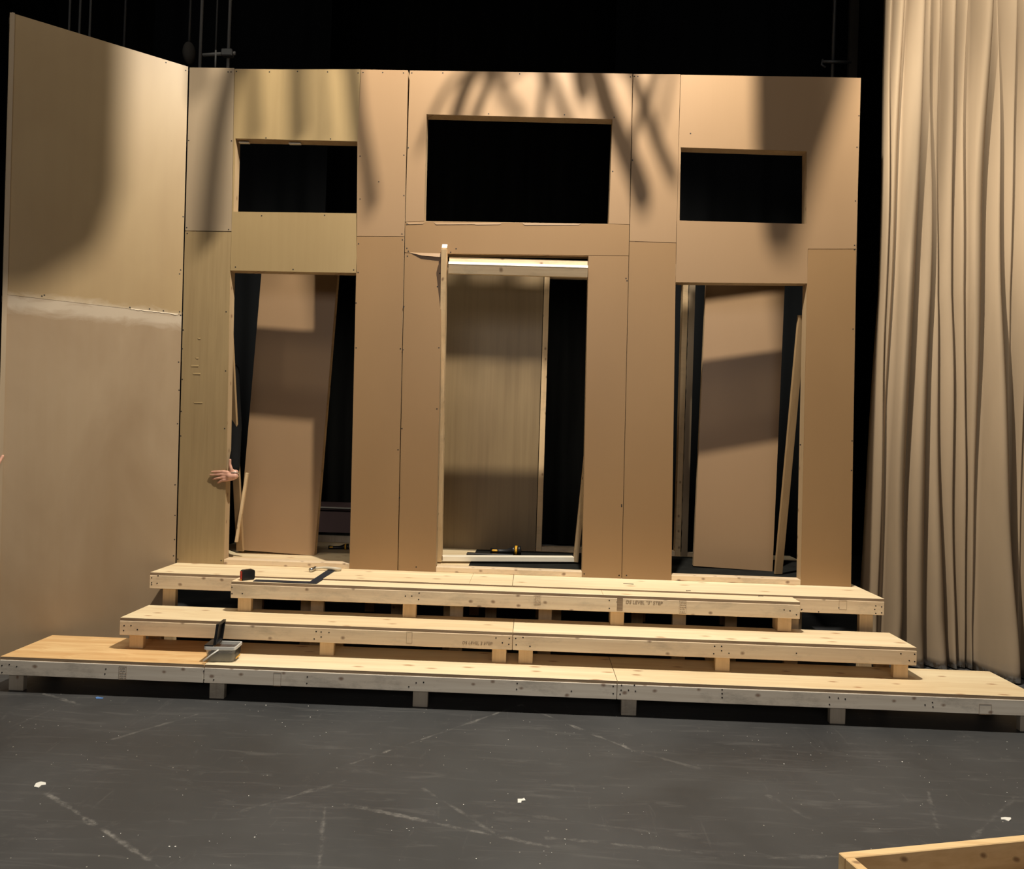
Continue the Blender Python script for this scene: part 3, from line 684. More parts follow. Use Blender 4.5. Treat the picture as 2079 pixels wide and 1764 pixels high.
bm = nb(); box(bm, 2.12, 4.90, .095, 1.15, H4+.0002, H4+.0008); o = based('black_deck_sheet', bm, M_black, (3.5, .6, H4)); tag(o, 'thin black sheet over the deck behind the centre and right doorways', 'cloth')  # thin black sheet makes this part of the deck dark
for nx, ny, an, lb in ((1276, 1185, -.25, 'thin bent nail lying on the upper deck below the centre-right seam'), (1398, 1199, .3, 'short dark screw on the upper deck below the right doorway'), (1545, 1210, .05, 'dark staple lying on the upper deck near its front edge at the right')):
    c = atz(nx, ny, H4+.003); l = .035 if nx < 1300 else .016; d = Vector((math.cos(an), math.sin(an), 0))*l
    bm = nb(); tube(bm, [c-d, c+d*.3+Vector((0, .002, 0)), c+d], .0018, 6); disc(bm, c-d, d, .004, .001, 8); o = based('nail', bm, M_screw, tuple(c)); tag(o, lb, 'nail')
a = atz(1035, 1117, Z); flashlight((a.x-.02, .93, Z), -.05, 'black and yellow flashlight lying behind the centre doorway', 1.15)
bm = nb(); box(bm, 2.06, 2.45, .80, .86, Z, Z+.018, .004); o = based('black_case', bm, M_blackp, (2.2, .83, Z)); tag(o, 'flat black strip lying on the deck beside the centre doorway flashlight', 'strip')
a = atz(690, 1116, Z); flashlight((a.x-.01, a.y+.02, Z), .1, 'small black and yellow tool on the deck behind the left doorway', .75)

# ------------------------------------------------------------ tape measure
a = atz(505, 1176, H3); c = Vector((a.x, Y3+.065, H3+.0008))
tm = root('tape_measure', 'black tape measure with a red and orange side standing on the top tread', 'tool', tuple(c))
def rounded(bm, pts, vec): prism(bm, pts, vec)
def prof_case(w_, h_, r_, n=5):
    out = []
    for cx_, cy_, a0 in ((w_/2-r_, h_-r_, 0), (-w_/2+r_, h_-r_, 90), (-w_/2+r_, r_, 180), (w_/2-r_, r_, 270)):
        for k in range(n+1):
            th = R(a0+90*k/n); out.append((cx_+r_*math.cos(th), cy_+r_*math.sin(th)))
    return out
ang = R(44); ux = Vector((math.cos(ang), math.sin(ang), 0)); uy = Vector((-math.sin(ang), math.cos(ang), 0))
for nm, w_, h_, d0, d1, m in (('case', .085, .068, -.016, .022, M_blackp), ('side_grip', .070, .054, .0225, .026, M_red)):
    bm = nb(); prism(bm, [c+ux*x+Vector((0, 0, z+(.0 if nm == 'case' else .006)))+uy*d0 for x, z in prof_case(w_, h_, .016)], uy*(d1-d0)); link(nm, bm, m, tm)
bm = nb(); prism(bm, [c-ux*.0432+uy*y+Vector((0, 0, z)) for y, z in ((-.010, .012), (.014, .012), (.014, .060), (-.010, .060))], -ux*.004); link('red_end_cap', bm, M_red, tm)
bm = nb(); prism(bm, [c-ux*.0435+uy*y+Vector((0, 0, z)) for y, z in ((-.008, .001), (.010, .001), (.010, .011), (-.008, .011))], -ux*.006); link('blade_hook', bm, M_orange, tm)

# framing square: tongue along the tread edge, blade running back
q0 = atz(519, 1177.5, H3+.001); q1_ = atz(641, 1184, H3+.001); q2_ = atz(683, 1153.5, H4+.005)
t0 = Vector((q0.x, Y3+.022, H3+.0012)); t1 = Vector((q1_.x+.012, Y3+.022, H3+.0012))
sq = root('framing_square', 'black carpenter framing square lying on the top tread left of centre', 'tool', tuple(t1))
e2 = Vector((t1.x-.02, -.06, H4+.010))
bm = nb(); prism(bm, [t0+Vector((0, -.008, 0)), t1+Vector((0, -.012, 0)), t1+Vector((0, .050, 0)), t0+Vector((0, .050, 0))], (0, 0, .003)); link('tongue', bm, M_square, sq)
bm = nb(); prism(bm, [t1+Vector((-.058, -.012, .0032)), t1+Vector((0.0, -.012, .0032)), Vector((t1.x+.012, -.045, H4+.0045)), Vector((t1.x-.046, -.045, H4+.0045))], (0, 0, .003)); link('blade', bm, M_square, sq)
# hammer behind the square
hm = root('claw_hammer', 'claw hammer with a silver head lying on the deck beside the black framing square', 'tool', (1.13, -.16, H4))
hc = Vector((atz(632, 1157, H4+.02).x, -.13, H4+.017)); he = Vector((atz(690, 1158, H4+.01).x, -.09, H4+.012))
bm = nb(); pts = [hc.lerp(he, k/8)+Vector((0, .014*math.sin(k/8*6), .006*math.sin(k/8*3.1))) for k in range(9)]
tube(bm, pts, .010, 10, True, [.008, .009, .009, .010, .011, .012, .013, .013, .011]); link('handle', bm, wood('hammer_handle', (.62, .55, .42), (.4, .33, .22), 'x', 20, knots=False), hm, True)
bm = nb(); tube(bm, [hc+Vector((-.012, -.055, 0)), hc+Vector((-.006, -.04, .0)), hc+Vector((0, -.015, 0)), hc+Vector((0, .015, 0)), hc+Vector((-.004, .05, .006))], 1, 12, True, [.014, .014, .011, .013, .004]); link('head', bm, M_steel, hm, True)

# ------------------------------------------------------------ clear tub of screws
a = atz(417, 1344, H1); b = atz(481, 1346, H1)
bw = .195; bd = .135; bh = .105; c = Vector((atz(443, 1346, H1).x+.0, -.895, H1+.0008))
tubr = root('clear_screw_tub', 'clear plastic tub of screws with its black lid flipped up on the lowest step', 'tub', tuple(c))
ba = R(4); ux = Vector((math.cos(ba), math.sin(ba), 0)); uy = Vector((-math.sin(ba), math.cos(ba), 0))
def tp(x, y, z): return c+(ux*x+uy*y+Vector((0, 0, z)))*.9
def rring(w_, d_, z, r_=.018, n=4):
    out = []
    for sx, sy, a0 in ((1, 1, 0), (-1, 1, 90), (-1, -1, 180), (1, -1, 270)):
        for k in range(n+1):
            th = R(a0+90*k/n); out.append(tp(sx*(w_/2-r_)+r_*math.cos(th), sy*(d_/2-r_)+r_*math.sin(th), z))
    return out
def loft(bm, rings, cap0=True, cap1=False):
    rr = [[bm.verts.new(p) for p in r_] for r_ in rings]; n = len(rr[0])
    for A, B in zip(rr, rr[1:]):
        for k in range(n): bm.faces.new((A[k], A[(k+1) % n], B[(k+1) % n], B[k]))
    if cap0: bm.faces.new(rr[0])
    if cap1: bm.faces.new(rr[-1])
bm = nb(); loft(bm, [rring(.172, .118, .001), rring(.195, .135, bh-.02), rring(.195, .135, bh), rring(.190, .130, bh), rring(.190, .130, bh-.02), rring(.168, .114, .004)], True, True); link('body', bm, M_clear, tubr, True)
bm = nb(); loft(bm, [rring(.205, .145, bh-.022), rring(.212, .152, bh-.018), rring(.212, .152, bh), rring(.196, .136, bh), rring(.196, .136, bh-.022)], False, False); link('rim', bm, M_rim, tubr, False, label='frosted plastic rim')
# lid: hinged half lying flat at the left, other half standing up
bm = nb(); loft(bm, [rring(.2, .145, bh+.001)[:0] or [tp(-.102, -.07, bh+.001), tp(-.045, -.07, bh+.001), tp(-.045, .07, bh+.001), tp(-.102, .07, bh+.001)],
                     [tp(-.102, -.07, bh+.011), tp(-.045, -.07, bh+.011), tp(-.045, .07, bh+.011), tp(-.102, .07, bh+.011)]], True, True); link('lid_base', bm, M_blackp, tubr)
hx = -.045
bm = nb()
for (y0_, y1_, z0_, z1_) in ((-.07, -.058, .0, .138), (.058, .07, .0, .138), (-.058, .058, .0, .012), (-.058, .058, .126, .138)):
    prism(bm, [tp(hx+z0_*.12, y0_, bh+.012+z0_), tp(hx+z0_*.12, y1_, bh+.012+z0_), tp(hx+z1_*.12, y1_, bh+.012+z1_), tp(hx+z1_*.12, y0_, bh+.012+z1_)], ux*.016)
prism(bm, [tp(hx, -.058, bh+.024), tp(hx, .058, bh+.024), tp(hx+.015, .058, bh+.139), tp(hx+.015, -.058, bh+.139)], ux*.003)
link('lid_flap', bm, M_blackp, tubr)
bm = nb(); tube(bm, [tp(-.005, -.078, bh-.018), tp(-.05, -.088, .055), tp(-.095, -.092, .018), tp(-.10, -.085, .012)], .0042, 8)
link('bail_handle', bm, M_white, tubr, True, label='white wire-thin plastic handle')
bm = nb(); prism(bm, [tp(.0975, -.045, .03), tp(.0975, .05, .03), tp(.0995, .05, .08), tp(.0995, -.045, .08)], ux*.001); lb = link('label_sticker', bm, M_blackp, tubr)
bm = nb(); prism(bm, [tp(.0990, -.045, .018), tp(.0990, .045, .018), tp(.0995, .045, .030), tp(.0995, -.045, .030)], ux*.001); link('label_sticker', bm, M_yellow, tubr, label='yellow stripe')
M_scr = newmat('zinc_screws', .35, .8, (.12, .10, .08)); t_ = NT(M_scr)
bm = nb(); loft(bm, [rring(.160, .108, .006), rring(.172, .118, .060)], True, True)
rn = random.Random(3)
for i in range(90):
    x = rn.uniform(-.07, .07); y = rn.uniform(-.045, .045); th = rn.uniform(0, 6.28); dz = rn.uniform(-.3, .5)
    p0 = tp(x, y, .062); d = ux*math.cos(th)*.02+uy*math.sin(th)*.02+Vector((0, 0, dz*.02)); tube(bm, [p0, p0+d], .0016, 5); disc(bm, p0, -d, .0035, .0015, 6)
o = link('screw_heap', bm, M_scr, None); tag(o, 'heap of dark screws filling the clear tub', 'screws'); o['kind'] = 'stuff'

# ------------------------------------------------------------ muslin curtain
def muslin_curtain():
    # valley lines: x in the photo at heights (0, 600, 1300)
    V = [(1796, 1782, 1738), (1806, 1794, 1768), (1832, 1806, 1778), (1869, 1845, 1816), (1884, 1879, 1862), (1903, 1893, 1908), (1930, 1916, 1928), (1946, 1936, 1943), (1996, 1977, 1962),
         (2013, 2017, 2030), (2052, 2043, 2046), (2075, 2070, 2062), (2100, 2096, 2090), (2150, 2140, 2128), (2175, 2180, 2180), (2240, 2235, 2230), (2290, 2300, 2300), (2360, 2360, 2370)]
    def Yof(k): return .80-.062*k*1.0 if k < 18 else -.3
    cols = []
    for k, v in enumerate(V):
        Yk = max(-.30, .36-.058*max(0, k-7))
        pts = [at(v[i], (0, 600, 1300)[i], Yk+.0) for i in range(3)]
        cols.append((pts, Yk))
    def xat(pts, z):
        a, b, c = pts      # z descending
        if z >= b.z: s = (z-b.z)/(a.z-b.z); return b.x+(a.x-b.x)*s
        s = (b.z-z)/(b.z-c.z); return b.x+(c.x-b.x)*s
    rows = []; NZ = 90; SUB = 14; ztop = 6.6
    bm = nb()
    rn = random.Random(4); amps = [rn.uniform(.6, 1.25) for _ in V]; skew = [rn.uniform(.25, .75) for _ in V]
    for j in range(NZ+1):
        z = .012+(ztop-.012)*(j/NZ)**1.0; row = []
        for k in range(len(V)-1):
            xa = xat(cols[k][0], z); xb = xat(cols[k+1][0], z); ya = cols[k][1]; yb = cols[k+1][1]
            wd = xb-xa
            for i in range(SUB):
                u = i/SUB; s_ = skew[k]+.15*math.sin(z*1.3+k)
                # rounded pleat: sharp valley, full ridge
                uu = u/s_*.5 if u < s_ else .5+(u-s_)/(1-s_)*.5
                r_ = math.sin(math.pi*uu)**.5
                A = min(.30, (.055+1.15*abs(wd)))*amps[k]
                x = xa+wd*u; y = ya+(yb-ya)*u-A*r_
                y += .010*math.sin(z*3.1+k*2.2)*r_
                x += .006*math.sin(z*2.3+k*.35)
                if z < .35: y += .03*math.sin(k*1.9+u*5)*(1-z/.35)
                row.append(bm.verts.new((x, y, z)))
        x = xat(cols[-1][0], z); row.append(bm.verts.new((x, cols[-1][1], z)))
        rows.append(row)
    for A, B in zip(rows, rows[1:]):
        for i in range(len(A)-1): bm.faces.new((A[i], A[i+1], B[i+1], B[i]))
    o = link('muslin_curtain', bm, M_muslin, None, True); so = o.modifiers.new('thickness', 'SOLIDIFY'); so.thickness = .003
    tag(o, 'tall tan muslin curtain hanging in deep folds at the right', 'curtain'); return o
muslin_curtain()

# ------------------------------------------------------------ rigging above the walls
def pipe_px(name, label, cat, px, py0, py1, Y, r, mat, px2=None):
    a = at(px, py1, Y); b = at(px2 if px2 else px, py0, Y); b = b+(b-a).normalized()*3.0
    b.z = 8.9
    bm = nb(); tube(bm, [a, Vector((b.x if px2 else a.x+.02, Y, 8.9))], r, 10); o = based(name, bm, mat, tuple(a), smooth=True); return tag(o, label, cat)
def hang(name, label, cat, px, Y, r, mat, pyb, group=None):
    a = at(px, pyb, Y); bm = nb(); tube(bm, [a, Vector((a.x+.02, Y, 8.98))], r, 10); o = based(name, bm, mat, tuple(a), smooth=True); return tag(o, label, cat, group)
M_rope2 = newmat('grey_lift_line', .8, col=(.17, .165, .155))
for px in (139, 160, 181): hang('lift_line', 'grey hanging line above the left side wall flat, one of three close together', 'rope', px, 1.6, .010, M_rope2, 90, 'three lines above the side flat')
hang('lift_line', 'faint single line above the middle of the side wall flat', 'rope', 251, 1.8, .012, M_galv, 110)
for px in (405, 462): hang('hanging_pipe', 'grey vertical pipe above the corner where side and left walls meet', 'pipe', px, 1.2, .014, M_rope2, 150, 'pipes above the corner')
hang('hanging_cable', 'thin dark cable between the pipes above the wall corner', 'cable', 436, 1.25, .009, M_galv, 150)
bc = root('batten_clamp', 'grey pipe clamp and short bar above the left wall corner', 'clamp', tuple(at(445, 110, 1.17)))
bm = nb(); tube(bm, [at(412, 112, 1.17), at(478, 108, 1.17)], .015, 10); link('crossbar', bm, M_rope2, bc, True)
bm = nb(); a = at(462, 109, 1.16); box(bm, a.x-.05, a.x+.05, 1.13, 1.19, a.z-.03, a.z+.035, .008); link('jaw', bm, M_galv, bc)
bm = nb(); a = at(438, 109, 1.16); tube(bm, [a+Vector((0, 0, .03)), a-Vector((0, 0, .12))], .008, 8); link('bolt', bm, M_rope2, bc, True)
a = at(384, 108, 1.5)
bm = nb(); bmesh.ops.create_uvsphere(bm, u_segments=20, v_segments=12, radius=.1, matrix=Matrix.Translation(a) @ Matrix.Diagonal((.55, .7, 1.05, 1)))
o = based('dim_lantern', bm, newmat('dull_lantern_shell', .9, col=(.045, .04, .033)), tuple(a), smooth=True); tag(o, 'dim rounded lantern above the left wall corner', 'bundle')  # dim lantern modelled as a rounded dark body
bm = nb()
hang('lift_line', 'dark line holding the dim lantern above the left corner', 'rope', 384, 1.5, .012, M_galv, 84)
hang('hanging_pipe', 'dim vertical pipe left of the cloth strip above the right wall flat', 'pipe', 1689, 1.6, .016, M_galv, 175)
a = at(1727, 175, 1.8); bm = nb(); box(bm, a.x-.03, a.x+.05, 1.78, 1.82, a.z, 8.9); o = based('hanging_strip', bm, newmat('dull_webbing', .9, col=(.045, .038, .03)), tuple(a)); tag(o, 'dull brown strip hanging above the right end of the right wall flat', 'strip')
bc2 = root('batten_clamp', 'dim pipe clamp above the right wall flat', 'clamp', tuple(at(1700, 127, 1.57)))
bm = nb(); tube(bm, [at(1668, 125, 1.57), at(1728, 126, 1.57)], .013, 10); link('crossbar', bm, M_galv, bc2, True)
bm = nb(); a = at(1670, 127, 1.57); tube(bm, [a+Vector((.0, 0, .03)), a+Vector((-.01, 0, -.02)), a+Vector((.03, 0, -.045))], .009, 8); link('hook', bm, M_galv, bc2, True)

# lighting position over the steps: pipe, lanterns and added shadow-casting cables and cloths (above the frame)
bt = root('lighting_batten', 'black lighting pipe hung high over the steps above the frame', 'pipe', (2.5, -1.75, 8.62))
bm = nb(); tube(bm, [(-1.2, -1.75, 8.62), (6.6, -1.75, 8.62)], .024, 12); link('pipe', bm, M_black, bt, True)
for x, e in OVER+[(5.0, 0)]:  # last entry is a housing for the added curtain spot
    zl = 8.3 if x != 5.0 else 6.42
    yl_ = -1.7 if x != 5.0 else -1.5
    lr = root('stage_lantern', 'black stage lantern hung above the steps out of the photograph', 'lamp', (x, yl_, zl), 'lanterns over the steps')
    bm = nb(); tube(bm, [(x, yl_, zl-.04), (x, yl_, zl+.2)], .13, 16, True); link('housing', bm, M_black, lr, True)
    bm = nb(); tube(bm, [(x, yl_, zl+.201), (x, -1.72, 8.59)], .015, 8); link('hook', bm, M_black, lr, True)
def spline(P_, n=8):
    P_ = [Vector(p) for p in P_]; out = []
    for i in range(len(P_)-1):
        p0 = P_[max(i-1, 0)]; p1 = P_[i]; p2 = P_[i+1]; p3 = P_[min(i+2, len(P_)-1)]
        for k in range(n):
            t = k/n; out.append(.5*((2*p1)+(-p0+p2)*t+(2*p0-5*p1+4*p2-p3)*t*t+(-p0+3*p1-3*p2+p3)*t*t*t))
    return out+[P_[-1]]
def aloft(px, py, T=.33, side=False):
    q = onside(px, py) if side else at(px, py, 0)
    return q.lerp(KEY, T)
def cable(pts, w_, T=.42, lab=None, side=False, group='cables added to streak the walls with shadow', name='shadow_cable'):  # unseen cable shaped so its key shadow draws a streak on the wall
    P_ = [aloft(px, py, T, side) for px, py in pts]
    top = P_[0]; d = (P_[0]-P_[1]).normalized()
    P_ = [Vector((top.x+d.x*1.6, top.y-.1, 8.9)), top+d*.5]+P_
    out = spline(P_, 7); r = w_*1.22/280*(1-T)/2
    rs = [r]*len(out); rs[-1] = r*.5; rs[-2] = r*.8
    bm = nb(); tube(bm, out, r, 8, True, rs); o = based(name, bm, M_black, tuple(P_[-1]), smooth=True); tag(o, lab or 'black cable added out of view to cast a shadow streak on the walls', 'cable', group)
cable([(959, 150), (940, 190), (925, 240), (918, 300)], 22)
cable([(945, 146), (915, 170), (893, 205), (872, 250), (850, 310)], 10, T=0.44)
cable([(998, 150), (985, 185), (968, 225), (958, 260)], 14, T=0.40)
cable([(1004, 150), (1018, 185), (1040, 215), (1062, 245)], 14, T=0.46)
cable([(1104, 148), (1103, 185), (1098, 230), (1096, 270)], 13, T=0.43)
cable([(1116, 150), (1130, 190), (1150, 240), (1160, 270)], 15, T=0.45)
cable([(1175, 150), (1178, 175), (1190, 200)], 22, T=0.41)
cable([(1212, 148), (1232, 215), (1262, 290), (1292, 360), (1305, 410)], 34, T=0.42)
cable([(1284, 150), (1300, 195), (1335, 290), (1372, 370)], 20, T=0.44)
cable([(1330, 150), (1318, 200), (1290, 260), (1275, 330)], 12, T=0.39)
cable([(1362, 150), (1350, 210), (1338, 260)], 10, T=0.47)
cable([(510, 150), (512, 200), (515, 290)], 12, T=0.43)
cable([(602, 150), (603, 200), (606, 290)], 18, T=0.43)
cable([(645, 150), (650, 240), (655, 300)], 10, T=0.49)
cable([(717, 150), (728, 250), (742, 330), (756, 430)], 18, T=0.43)
cable([(468, 150), (452, 220), (440, 290), (428, 400), (420, 500)], 26, T=0.43)
cable([(400, 150), (402, 200)], 14, T=0.49)
def strip(pts, T, side, lab):  # unseen cloth added between key lamp and wall to cast a shaped shadow
    P_ = [aloft(px, py, T, side) for px, py in pts]
    n = Vector((0, 1, 0)); bm = nb()
    prism(bm, P_, n*.01); o = based('shadow_blocker', bm, M_black, tuple(P_[0])); tag(o, lab, 'curtain')
strip([(-80, -250), (247, -250), (245, 150), (236, 400), (190, 520), (60, 600), (-80, 620)], .62, True, 'black cloth added out of view to shade the side wall flat')
strip([(1530, -150), (1800, -150), (1728, 160), (1668, 330), (1610, 520), (1560, 520), (1535, 300)], .50, False, 'black cloth added out of view to shade the right wall flat')
strip([(1850, -260), (1925, -260), (1905, 60), (1880, 180), (1846, 300), (1826, 420), (1838, 250), (1858, 60)], .50, False, 'thin black cloth added out of view to shade the muslin curtain')

# ------------------------------------------------------------ people
def remeshed(name, bm, mat, parent, voxel, smooth=6):
    o = link(name, bm, mat, parent, True)
    r = o.modifiers.new('remesh', 'REMESH'); r.mode = 'VOXEL'; r.voxel_size = voxel; r.use_smooth_shade = True
    s = o.modifiers.new('smooth', 'SMOOTH'); s.factor = .5; s.iterations = smooth
    return o
def hand(bm, W, dirf, up, nrm, spread, curls, thumb):
    """W wrist; dirf finger direction; up = towards the index side; nrm = out of the back of the hand"""
    dirf = dirf.normalized(); up = up.normalized(); nrm = nrm.normalized()
    K = []
    capsule(bm, W, W+dirf*.035, .024, .027)
    for i, (o_, L) in enumerate(((.032, .088), (.011, .092), (-.011, .088), (-.031, .080))):
        k = W+dirf*L+up*o_; K.append(k); capsule(bm, W+dirf*.012+up*o_*.55, k, .015, .0115)
        capsule(bm, W+dirf*.05+up*o_*.8, k, .014, .0115)
    lens = ((.038, .024, .019), (.043, .027, .020), (.039, .025, .020), (.031, .019, .017))
    for i, k in enumerate(K):
        a = spread[i]; c = curls[i]; p = k; ang = 0
        for j, l in enumerate(lens[i]):
            ang += c[j]; d = (dirf*math.cos(a)+up*math.sin(a))*math.cos(ang)-nrm*math.sin(ang)
            q = p+d*l; r0 = (.0098, .0086, .0076)[j]; capsule(bm, p, q, r0, r0-.001, 12, 4); p = q
    p = W+dirf*.022+up*.022
    for a, b, r0, r1 in zip(thumb, thumb[1:], (.0155, .0125, .0105), (.0125, .0105, .009)):
        capsule(bm, p+a, p+b, r0, r1, 12, 4)
def person(label, loc, face, wrist, hand_args, elbow, feet, height=1.76, watch=True, far_hand=(0, 0)):
    x, y, zf = loc; f = Vector((math.cos(face), math.sin(face), 0)); sd = Vector((math.sin(face), -math.cos(face), 0))   # sd = his right
    k = height/1.76
    B = lambda a, b, z: Vector((x, y, zf))+f*a*k+sd*b*k+Vector((0, 0, z*k))
    r = root('person', label, 'person', loc)
    sh = {1: B(0, .19, 1.44), -1: B(0, -.19, 1.44)}
    near = 1 if (sh[1]-wrist).length < (sh[-1]-wrist).length else -1
    # body: head, neck, hands and core in one surface
    bm = nb()
    capsule(bm, B(.01, 0, 1.60), B(.015, 0, 1.67), .072*k, .085*k); capsule(bm, B(.045, 0, 1.575), B(.03, 0, 1.62), .048*k, .06*k)
    capsule(bm, B(.10, 0, 1.60), B(.088, 0, 1.635), .014, .010)      # nose
    capsule(bm, B(0, 0, 1.42), B(.005, 0, 1.58), .055*k, .052*k)
    for s in (1, -1): capsule(bm, B(.0, s*.083, 1.60), B(-.005, s*.086, 1.64), .012, .014)
    capsule(bm, B(0, 0, 1.05), B(0, 0, 1.36), .11*k, .12*k)
    capsule(bm, sh[near], elbow, .04, .035); capsule(bm, elbow, wrist, .034, .024)
    hand(bm, wrist, *hand_args)
    fs = -near; fe = B(.02, fs*.27, 1.12); fw_ = B(.10, fs*.27, .88)
    capsule(bm, sh[fs], fe, .04, .035); capsule(bm, fe, fw_, .034, .024)
    hand(bm, fw_, Vector((0, 0, -1)), f, sd*fs, (.05, .0, -.05, -.1), ((.3, .4, .3),)*4, [Vector((0, 0, 0)), f*.03+Vector((0, 0, -.02)), f*.035+Vector((0, 0, -.05)), f*.03+Vector((0, 0, -.075))])
    for s in (1, -1): capsule(bm, B(0, s*.09, .92), B(0, s*.10, .12), .06, .035)
    remeshed('body', bm, M_skin, r, .0042, 3)
    bm = nb()
    for s in (1, -1): capsule(bm, B(.098, s*.031, 1.645), B(.0985, s*.031, 1.645), .008, .008)
    link('eyes', bm, M_blackp, r, True)
    bm = nb(); capsule(bm, B(-.02, 0, 1.68), B(-.03, 0, 1.64), .094*k, .09*k); remeshed('hair', bm, M_hair, r, .012)
    # shirt
    bm = nb()
    capsule(bm, B(0, .10, 1.36), B(0, -.10, 1.36), .11, .11); capsule(bm, B(0, .08, 1.08), B(0, .10, 1.36), .115, .115); capsule(bm, B(0, -.08, 1.08), B(0, -.10, 1.36), .115, .115)
    capsule(bm, B(0, .07, .98), B(0, -.07, .98), .125, .125)
    for s in (1, -1): capsule(bm, B(0, s*.1, 1.40), sh[s], .075, .068)
    ce = elbow+(wrist-elbow)*.86
    capsule(bm, sh[near], elbow, .064, .052); capsule(bm, elbow, ce, .05, .037)
    capsule(bm, sh[fs], fe, .064, .052); capsule(bm, fe, fe+(fw_-fe)*.86, .05, .038)
    remeshed('sweater', bm, M_cloth, r, .012)
    bm = nb()
    for s, ft in zip((1, -1), feet):
        F = Vector((ft[0], ft[1], zf)); kn = (B(.03, s*.10, .50)+F+Vector((0, 0, .5)))/2; kn.z = zf+.50*k
        capsule(bm, B(0, s*.085, .90), kn, .098, .07); capsule(bm, kn, F+Vector((0, 0, .10)), .068, .052)
    capsule(bm, B(0, .07, .92), B(0, -.07, .92), .115, .115)
    remeshed('trousers', bm, M_jeans, r, .012)
    for s, ft in zip((1, -1), feet):
        F = Vector((ft[0], ft[1], zf)); bm = nb(); capsule(bm, F-f*.05+Vector((0, 0, .042)), F+f*.12+Vector((0, 0, .036)), .04, .034); capsule(bm, F+Vector((0, 0, .06)), F+Vector((0, 0, .09)), .045, .045)
        remeshed('shoe', bm, M_blackp, r, .012)
    if watch:
        d = (elbow-wrist).normalized(); bm = nb(); ring = []
        u = Vector((0, 0, 1)); u = (u-d*u.dot(d)).normalized(); v = d.cross(u); c_ = wrist+d*.012
        for q in range(25): th = 2*math.pi*q/24; ring.append(c_+u*math.cos(th)*.031+v*math.sin(th)*.031)
        tube(bm, ring, .0042, 8, False); link('bracelet', bm, M_steel, r, True, label='silver bracelet')
    return r
# helper behind the left wall, hand gripping the door jamb
Wp = at(478, 966, .015); Wp.y = -.012
person('person mostly hidden behind the left wall flat, hand with bracelet gripping the door jamb', (.02, .36, Z), R(-90),
       Vector((Wp.x+.004, -.006, Wp.z)), (Vector((-1, -.10, -.02)), Vector((.02, 0, 1)), Vector((-.1, -1, .1)), (-.02, -.03, -.16, -.34),
       ((-.02, .10, .10), (.05, .10, .08), (.10, .20, .25), (.2, .35, .35)), [Vector((0, 0, 0)), Vector((-.004, -.006, .030)), Vector((-.014, -.008, .064)), Vector((-.012, -.010, .096))]),
       Vector((.30, .26, 1.62)), ((.12, .36), (.06, .44)), 1.76)
# second helper just outside the frame at the far left, thumb over the edge of the side flat
W2_ = onside(-34, 992)+SN*.085
up2 = (-SD*.9+Vector((0, 0, .35))).normalized(); df2 = (Vector((0, 0, 1))*.8+SD*.5+SN*.1).normalized()
p2_ = W2_+df2*.022+up2*.022; tt = onside(5, 925)+SN*.035-p2_
person('person outside the left frame edge, only a thumb showing over the side wall flat', (-1.46, -1.02, .001), R(20),
       W2_, (df2, up2, SN, (.05, 0, -.05, -.1), ((.3, .3, .2),)*4, [Vector((0, 0, 0)), tt*.35-SN*.004, tt*.7-SN*.002, tt]),
       Vector((-1.20, -1.06, 1.12)), ((-1.42, -1.12), (-1.50, -.90)), 1.76, watch=False)

# ------------------------------------------------------------ lumber box in the foreground
bz = .15; c0 = atz(1702, 1730, bz); c1 = atz(2079, 1694, bz); ux = (c1-c0).normalized(); uy = Vector((ux.y, -ux.x, 0))
e = atz(1768, 1764, bz)-c0; yy = Vector((e.x, e.y, 0)).normalized()
bxr = root('open_lumber_frame', 'open pine lumber frame at the bottom right corner of the floor', 'frame', (c0.x, c0.y, 0))
Lb = 1.15; dn = Vector((0, 0, -bz+.001)); Wd = .235
def slab(name, a, b, n_, t, lab=None, m=M_pine):
    bm = nb(); prism(bm, [a, b, b+n_*t, a+n_*t], dn); bmesh.ops.bevel(bm, geom=list(bm.edges), offset=.003, segments=1, affect='EDGES'); return link(name, bm, m, bxr, label=lab)
uy = (yy-ux*yy.dot(ux)).normalized()
M_box = wood('yellow_pine', (.86, .62, .33), (.62, .38, .16), 'x', 18, contrast=.5, kscale=(6, 9, 8), seed=12)
slab('side_board', c0, c0+ux*Lb, uy, .038, m=M_box)
slab('side_board', c0+uy*Wd, c0+uy*Wd+ux*Lb, uy, .038, m=M_box)
slab('end_board', c0+uy*.0385, c0+uy*(Wd-.0005), ux, .038, m=M_box)
slab('end_board', c0+uy*.0385+ux*(Lb-.038), c0+uy*(Wd-.0005)+ux*(Lb-.038), ux, .038, m=M_box)

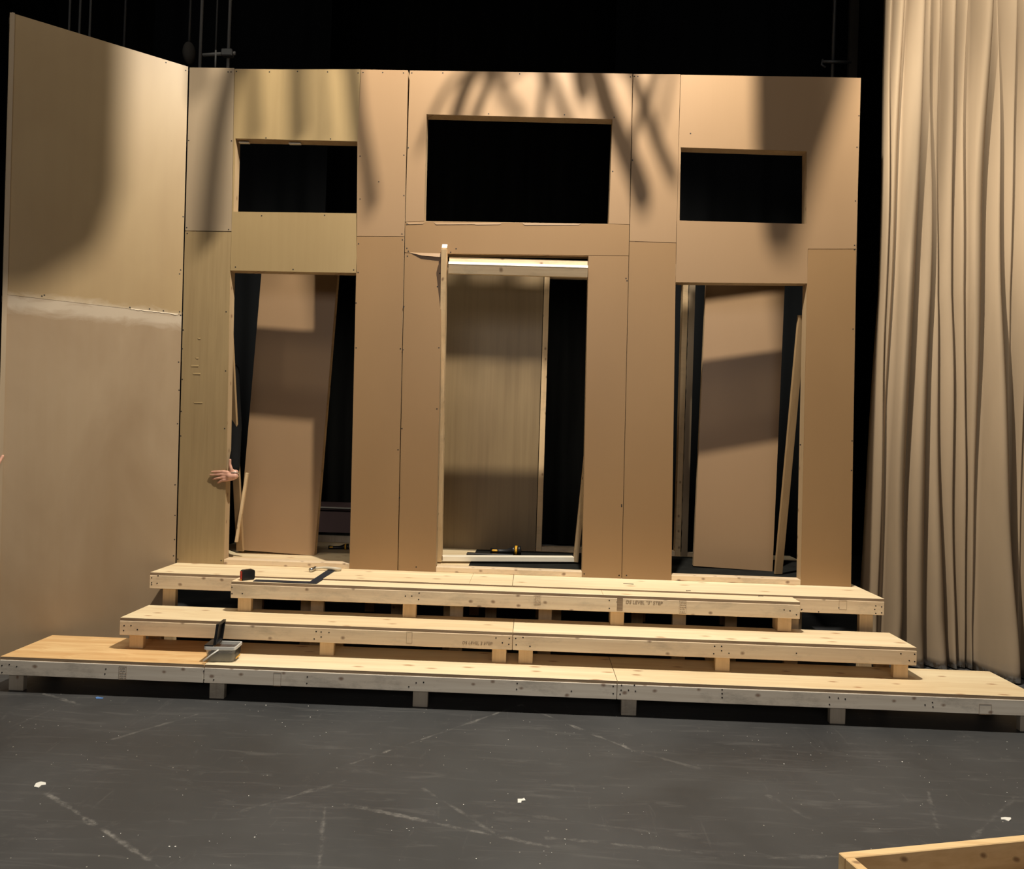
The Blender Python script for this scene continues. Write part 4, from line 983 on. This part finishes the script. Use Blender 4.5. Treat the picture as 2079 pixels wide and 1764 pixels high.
# ------------------------------------------------------------ scraps and chips on the floor
def flake(bm, c, s, rn, h):
    n = rn.choice((4, 5)); a0 = rn.uniform(0, 6.28)
    el = rn.uniform(.35, .9); th = rn.uniform(0, 3.14); pts = []
    for i in range(n):
        a = a0+6.283*i/n; rr = s*rn.uniform(.7, 1.2); u, v = rr*math.cos(a), rr*math.sin(a)*el
        pts.append(c+Vector((u*math.cos(th)-v*math.sin(th), u*math.sin(th)+v*math.cos(th), 0)))
    prism(bm, pts, (0, 0, h))
def poly_floor(name, px, mat, h, label, cat='scrap'):
    c = atz(px[0][0], px[0][1], 0); bm = nb(); prism(bm, [atz(x, y, 0)+Vector((0, 0, .0008)) for x, y in px], (0, 0, h)); o = based(name, bm, mat, (c.x, c.y, 0)); return tag(o, label, cat)
poly_floor('paper_scrap', [(69, 1598), (73, 1591), (83, 1588), (93, 1590), (93, 1594), (84, 1595), (78, 1600)], M_white, .003, 'curved white scrap on the floor near the left edge')
poly_floor('paper_scrap', [(1051, 1623), (1060, 1623), (1064, 1621), (1067, 1626), (1059, 1627), (1058, 1631), (1051, 1631)], M_white, .003, 'angular white scrap on the floor at the centre front')
poly_floor('paper_scrap', [(2032, 1661), (2040, 1660), (2052, 1661), (2053, 1664), (2048, 1668), (2040, 1665), (2033, 1665)], M_white, .003, 'forked white scrap on the floor above the lumber frame')
poly_floor('tape_scrap', [(194, 1416), (199, 1415), (202, 1416), (210, 1417), (208, 1419), (195, 1419)], M_blue, .002, 'tiny blue tape scrap on the floor before the lowest step')
rn = random.Random(21)
chips = [(826, 1683), (831, 1687), (839, 1681), (795, 1686), (887, 1632), (941, 1634), (1032, 1502), (1129, 1492), (1283, 1525), (1540, 1503), (1592, 1551), (1646, 1533), (1646, 1508), (1619, 1531), (1832, 1547),
         (1869, 1635), (1877, 1579), (1887, 1589), (2045, 1506), (2044, 1521), (2041, 1627), (118, 1473), (345, 1740), (365, 1741), (344, 1719), (356, 1719), (425, 1708), (468, 1757), (517, 1700), (245, 1692), (210, 1699), (675, 1638),
         (684, 1559), (568, 1600), (505, 1616), (1318, 1692), (1295, 1748), (626, 1434), (630, 1456), (579, 1475), (573, 1467), (662, 1487), (498, 1431), (540, 1432), (967, 1744), (1147, 1704), (1148, 1714), (1120, 1731), (1104, 1728), (794, 1553)]
while len(chips) < 190:
    px = rn.uniform(0, 2079); py = rn.uniform(1425+px*.038, 1764)
    if rn.random() < .55: py = 1410+px*.038+abs(rn.gauss(0, 60))+12
    if py < 1760 and not (px > 1690 and py > 1690): chips.append((px, py))
for i, (px, py) in enumerate(chips):
    c = atz(px, py, .0006); s = rn.uniform(.002, .0042) if i < 50 else rn.uniform(.0010, .0024)
    bm = nb(); flake(bm, Vector((0, 0, 0)), s, rn, s*.6); o = link('wood_chip', bm, M_white); o.location = c
    tag(o, 'tiny pale wood chip lying on the black stage floor', 'wood chip', 'wood chips scattered on the floor')
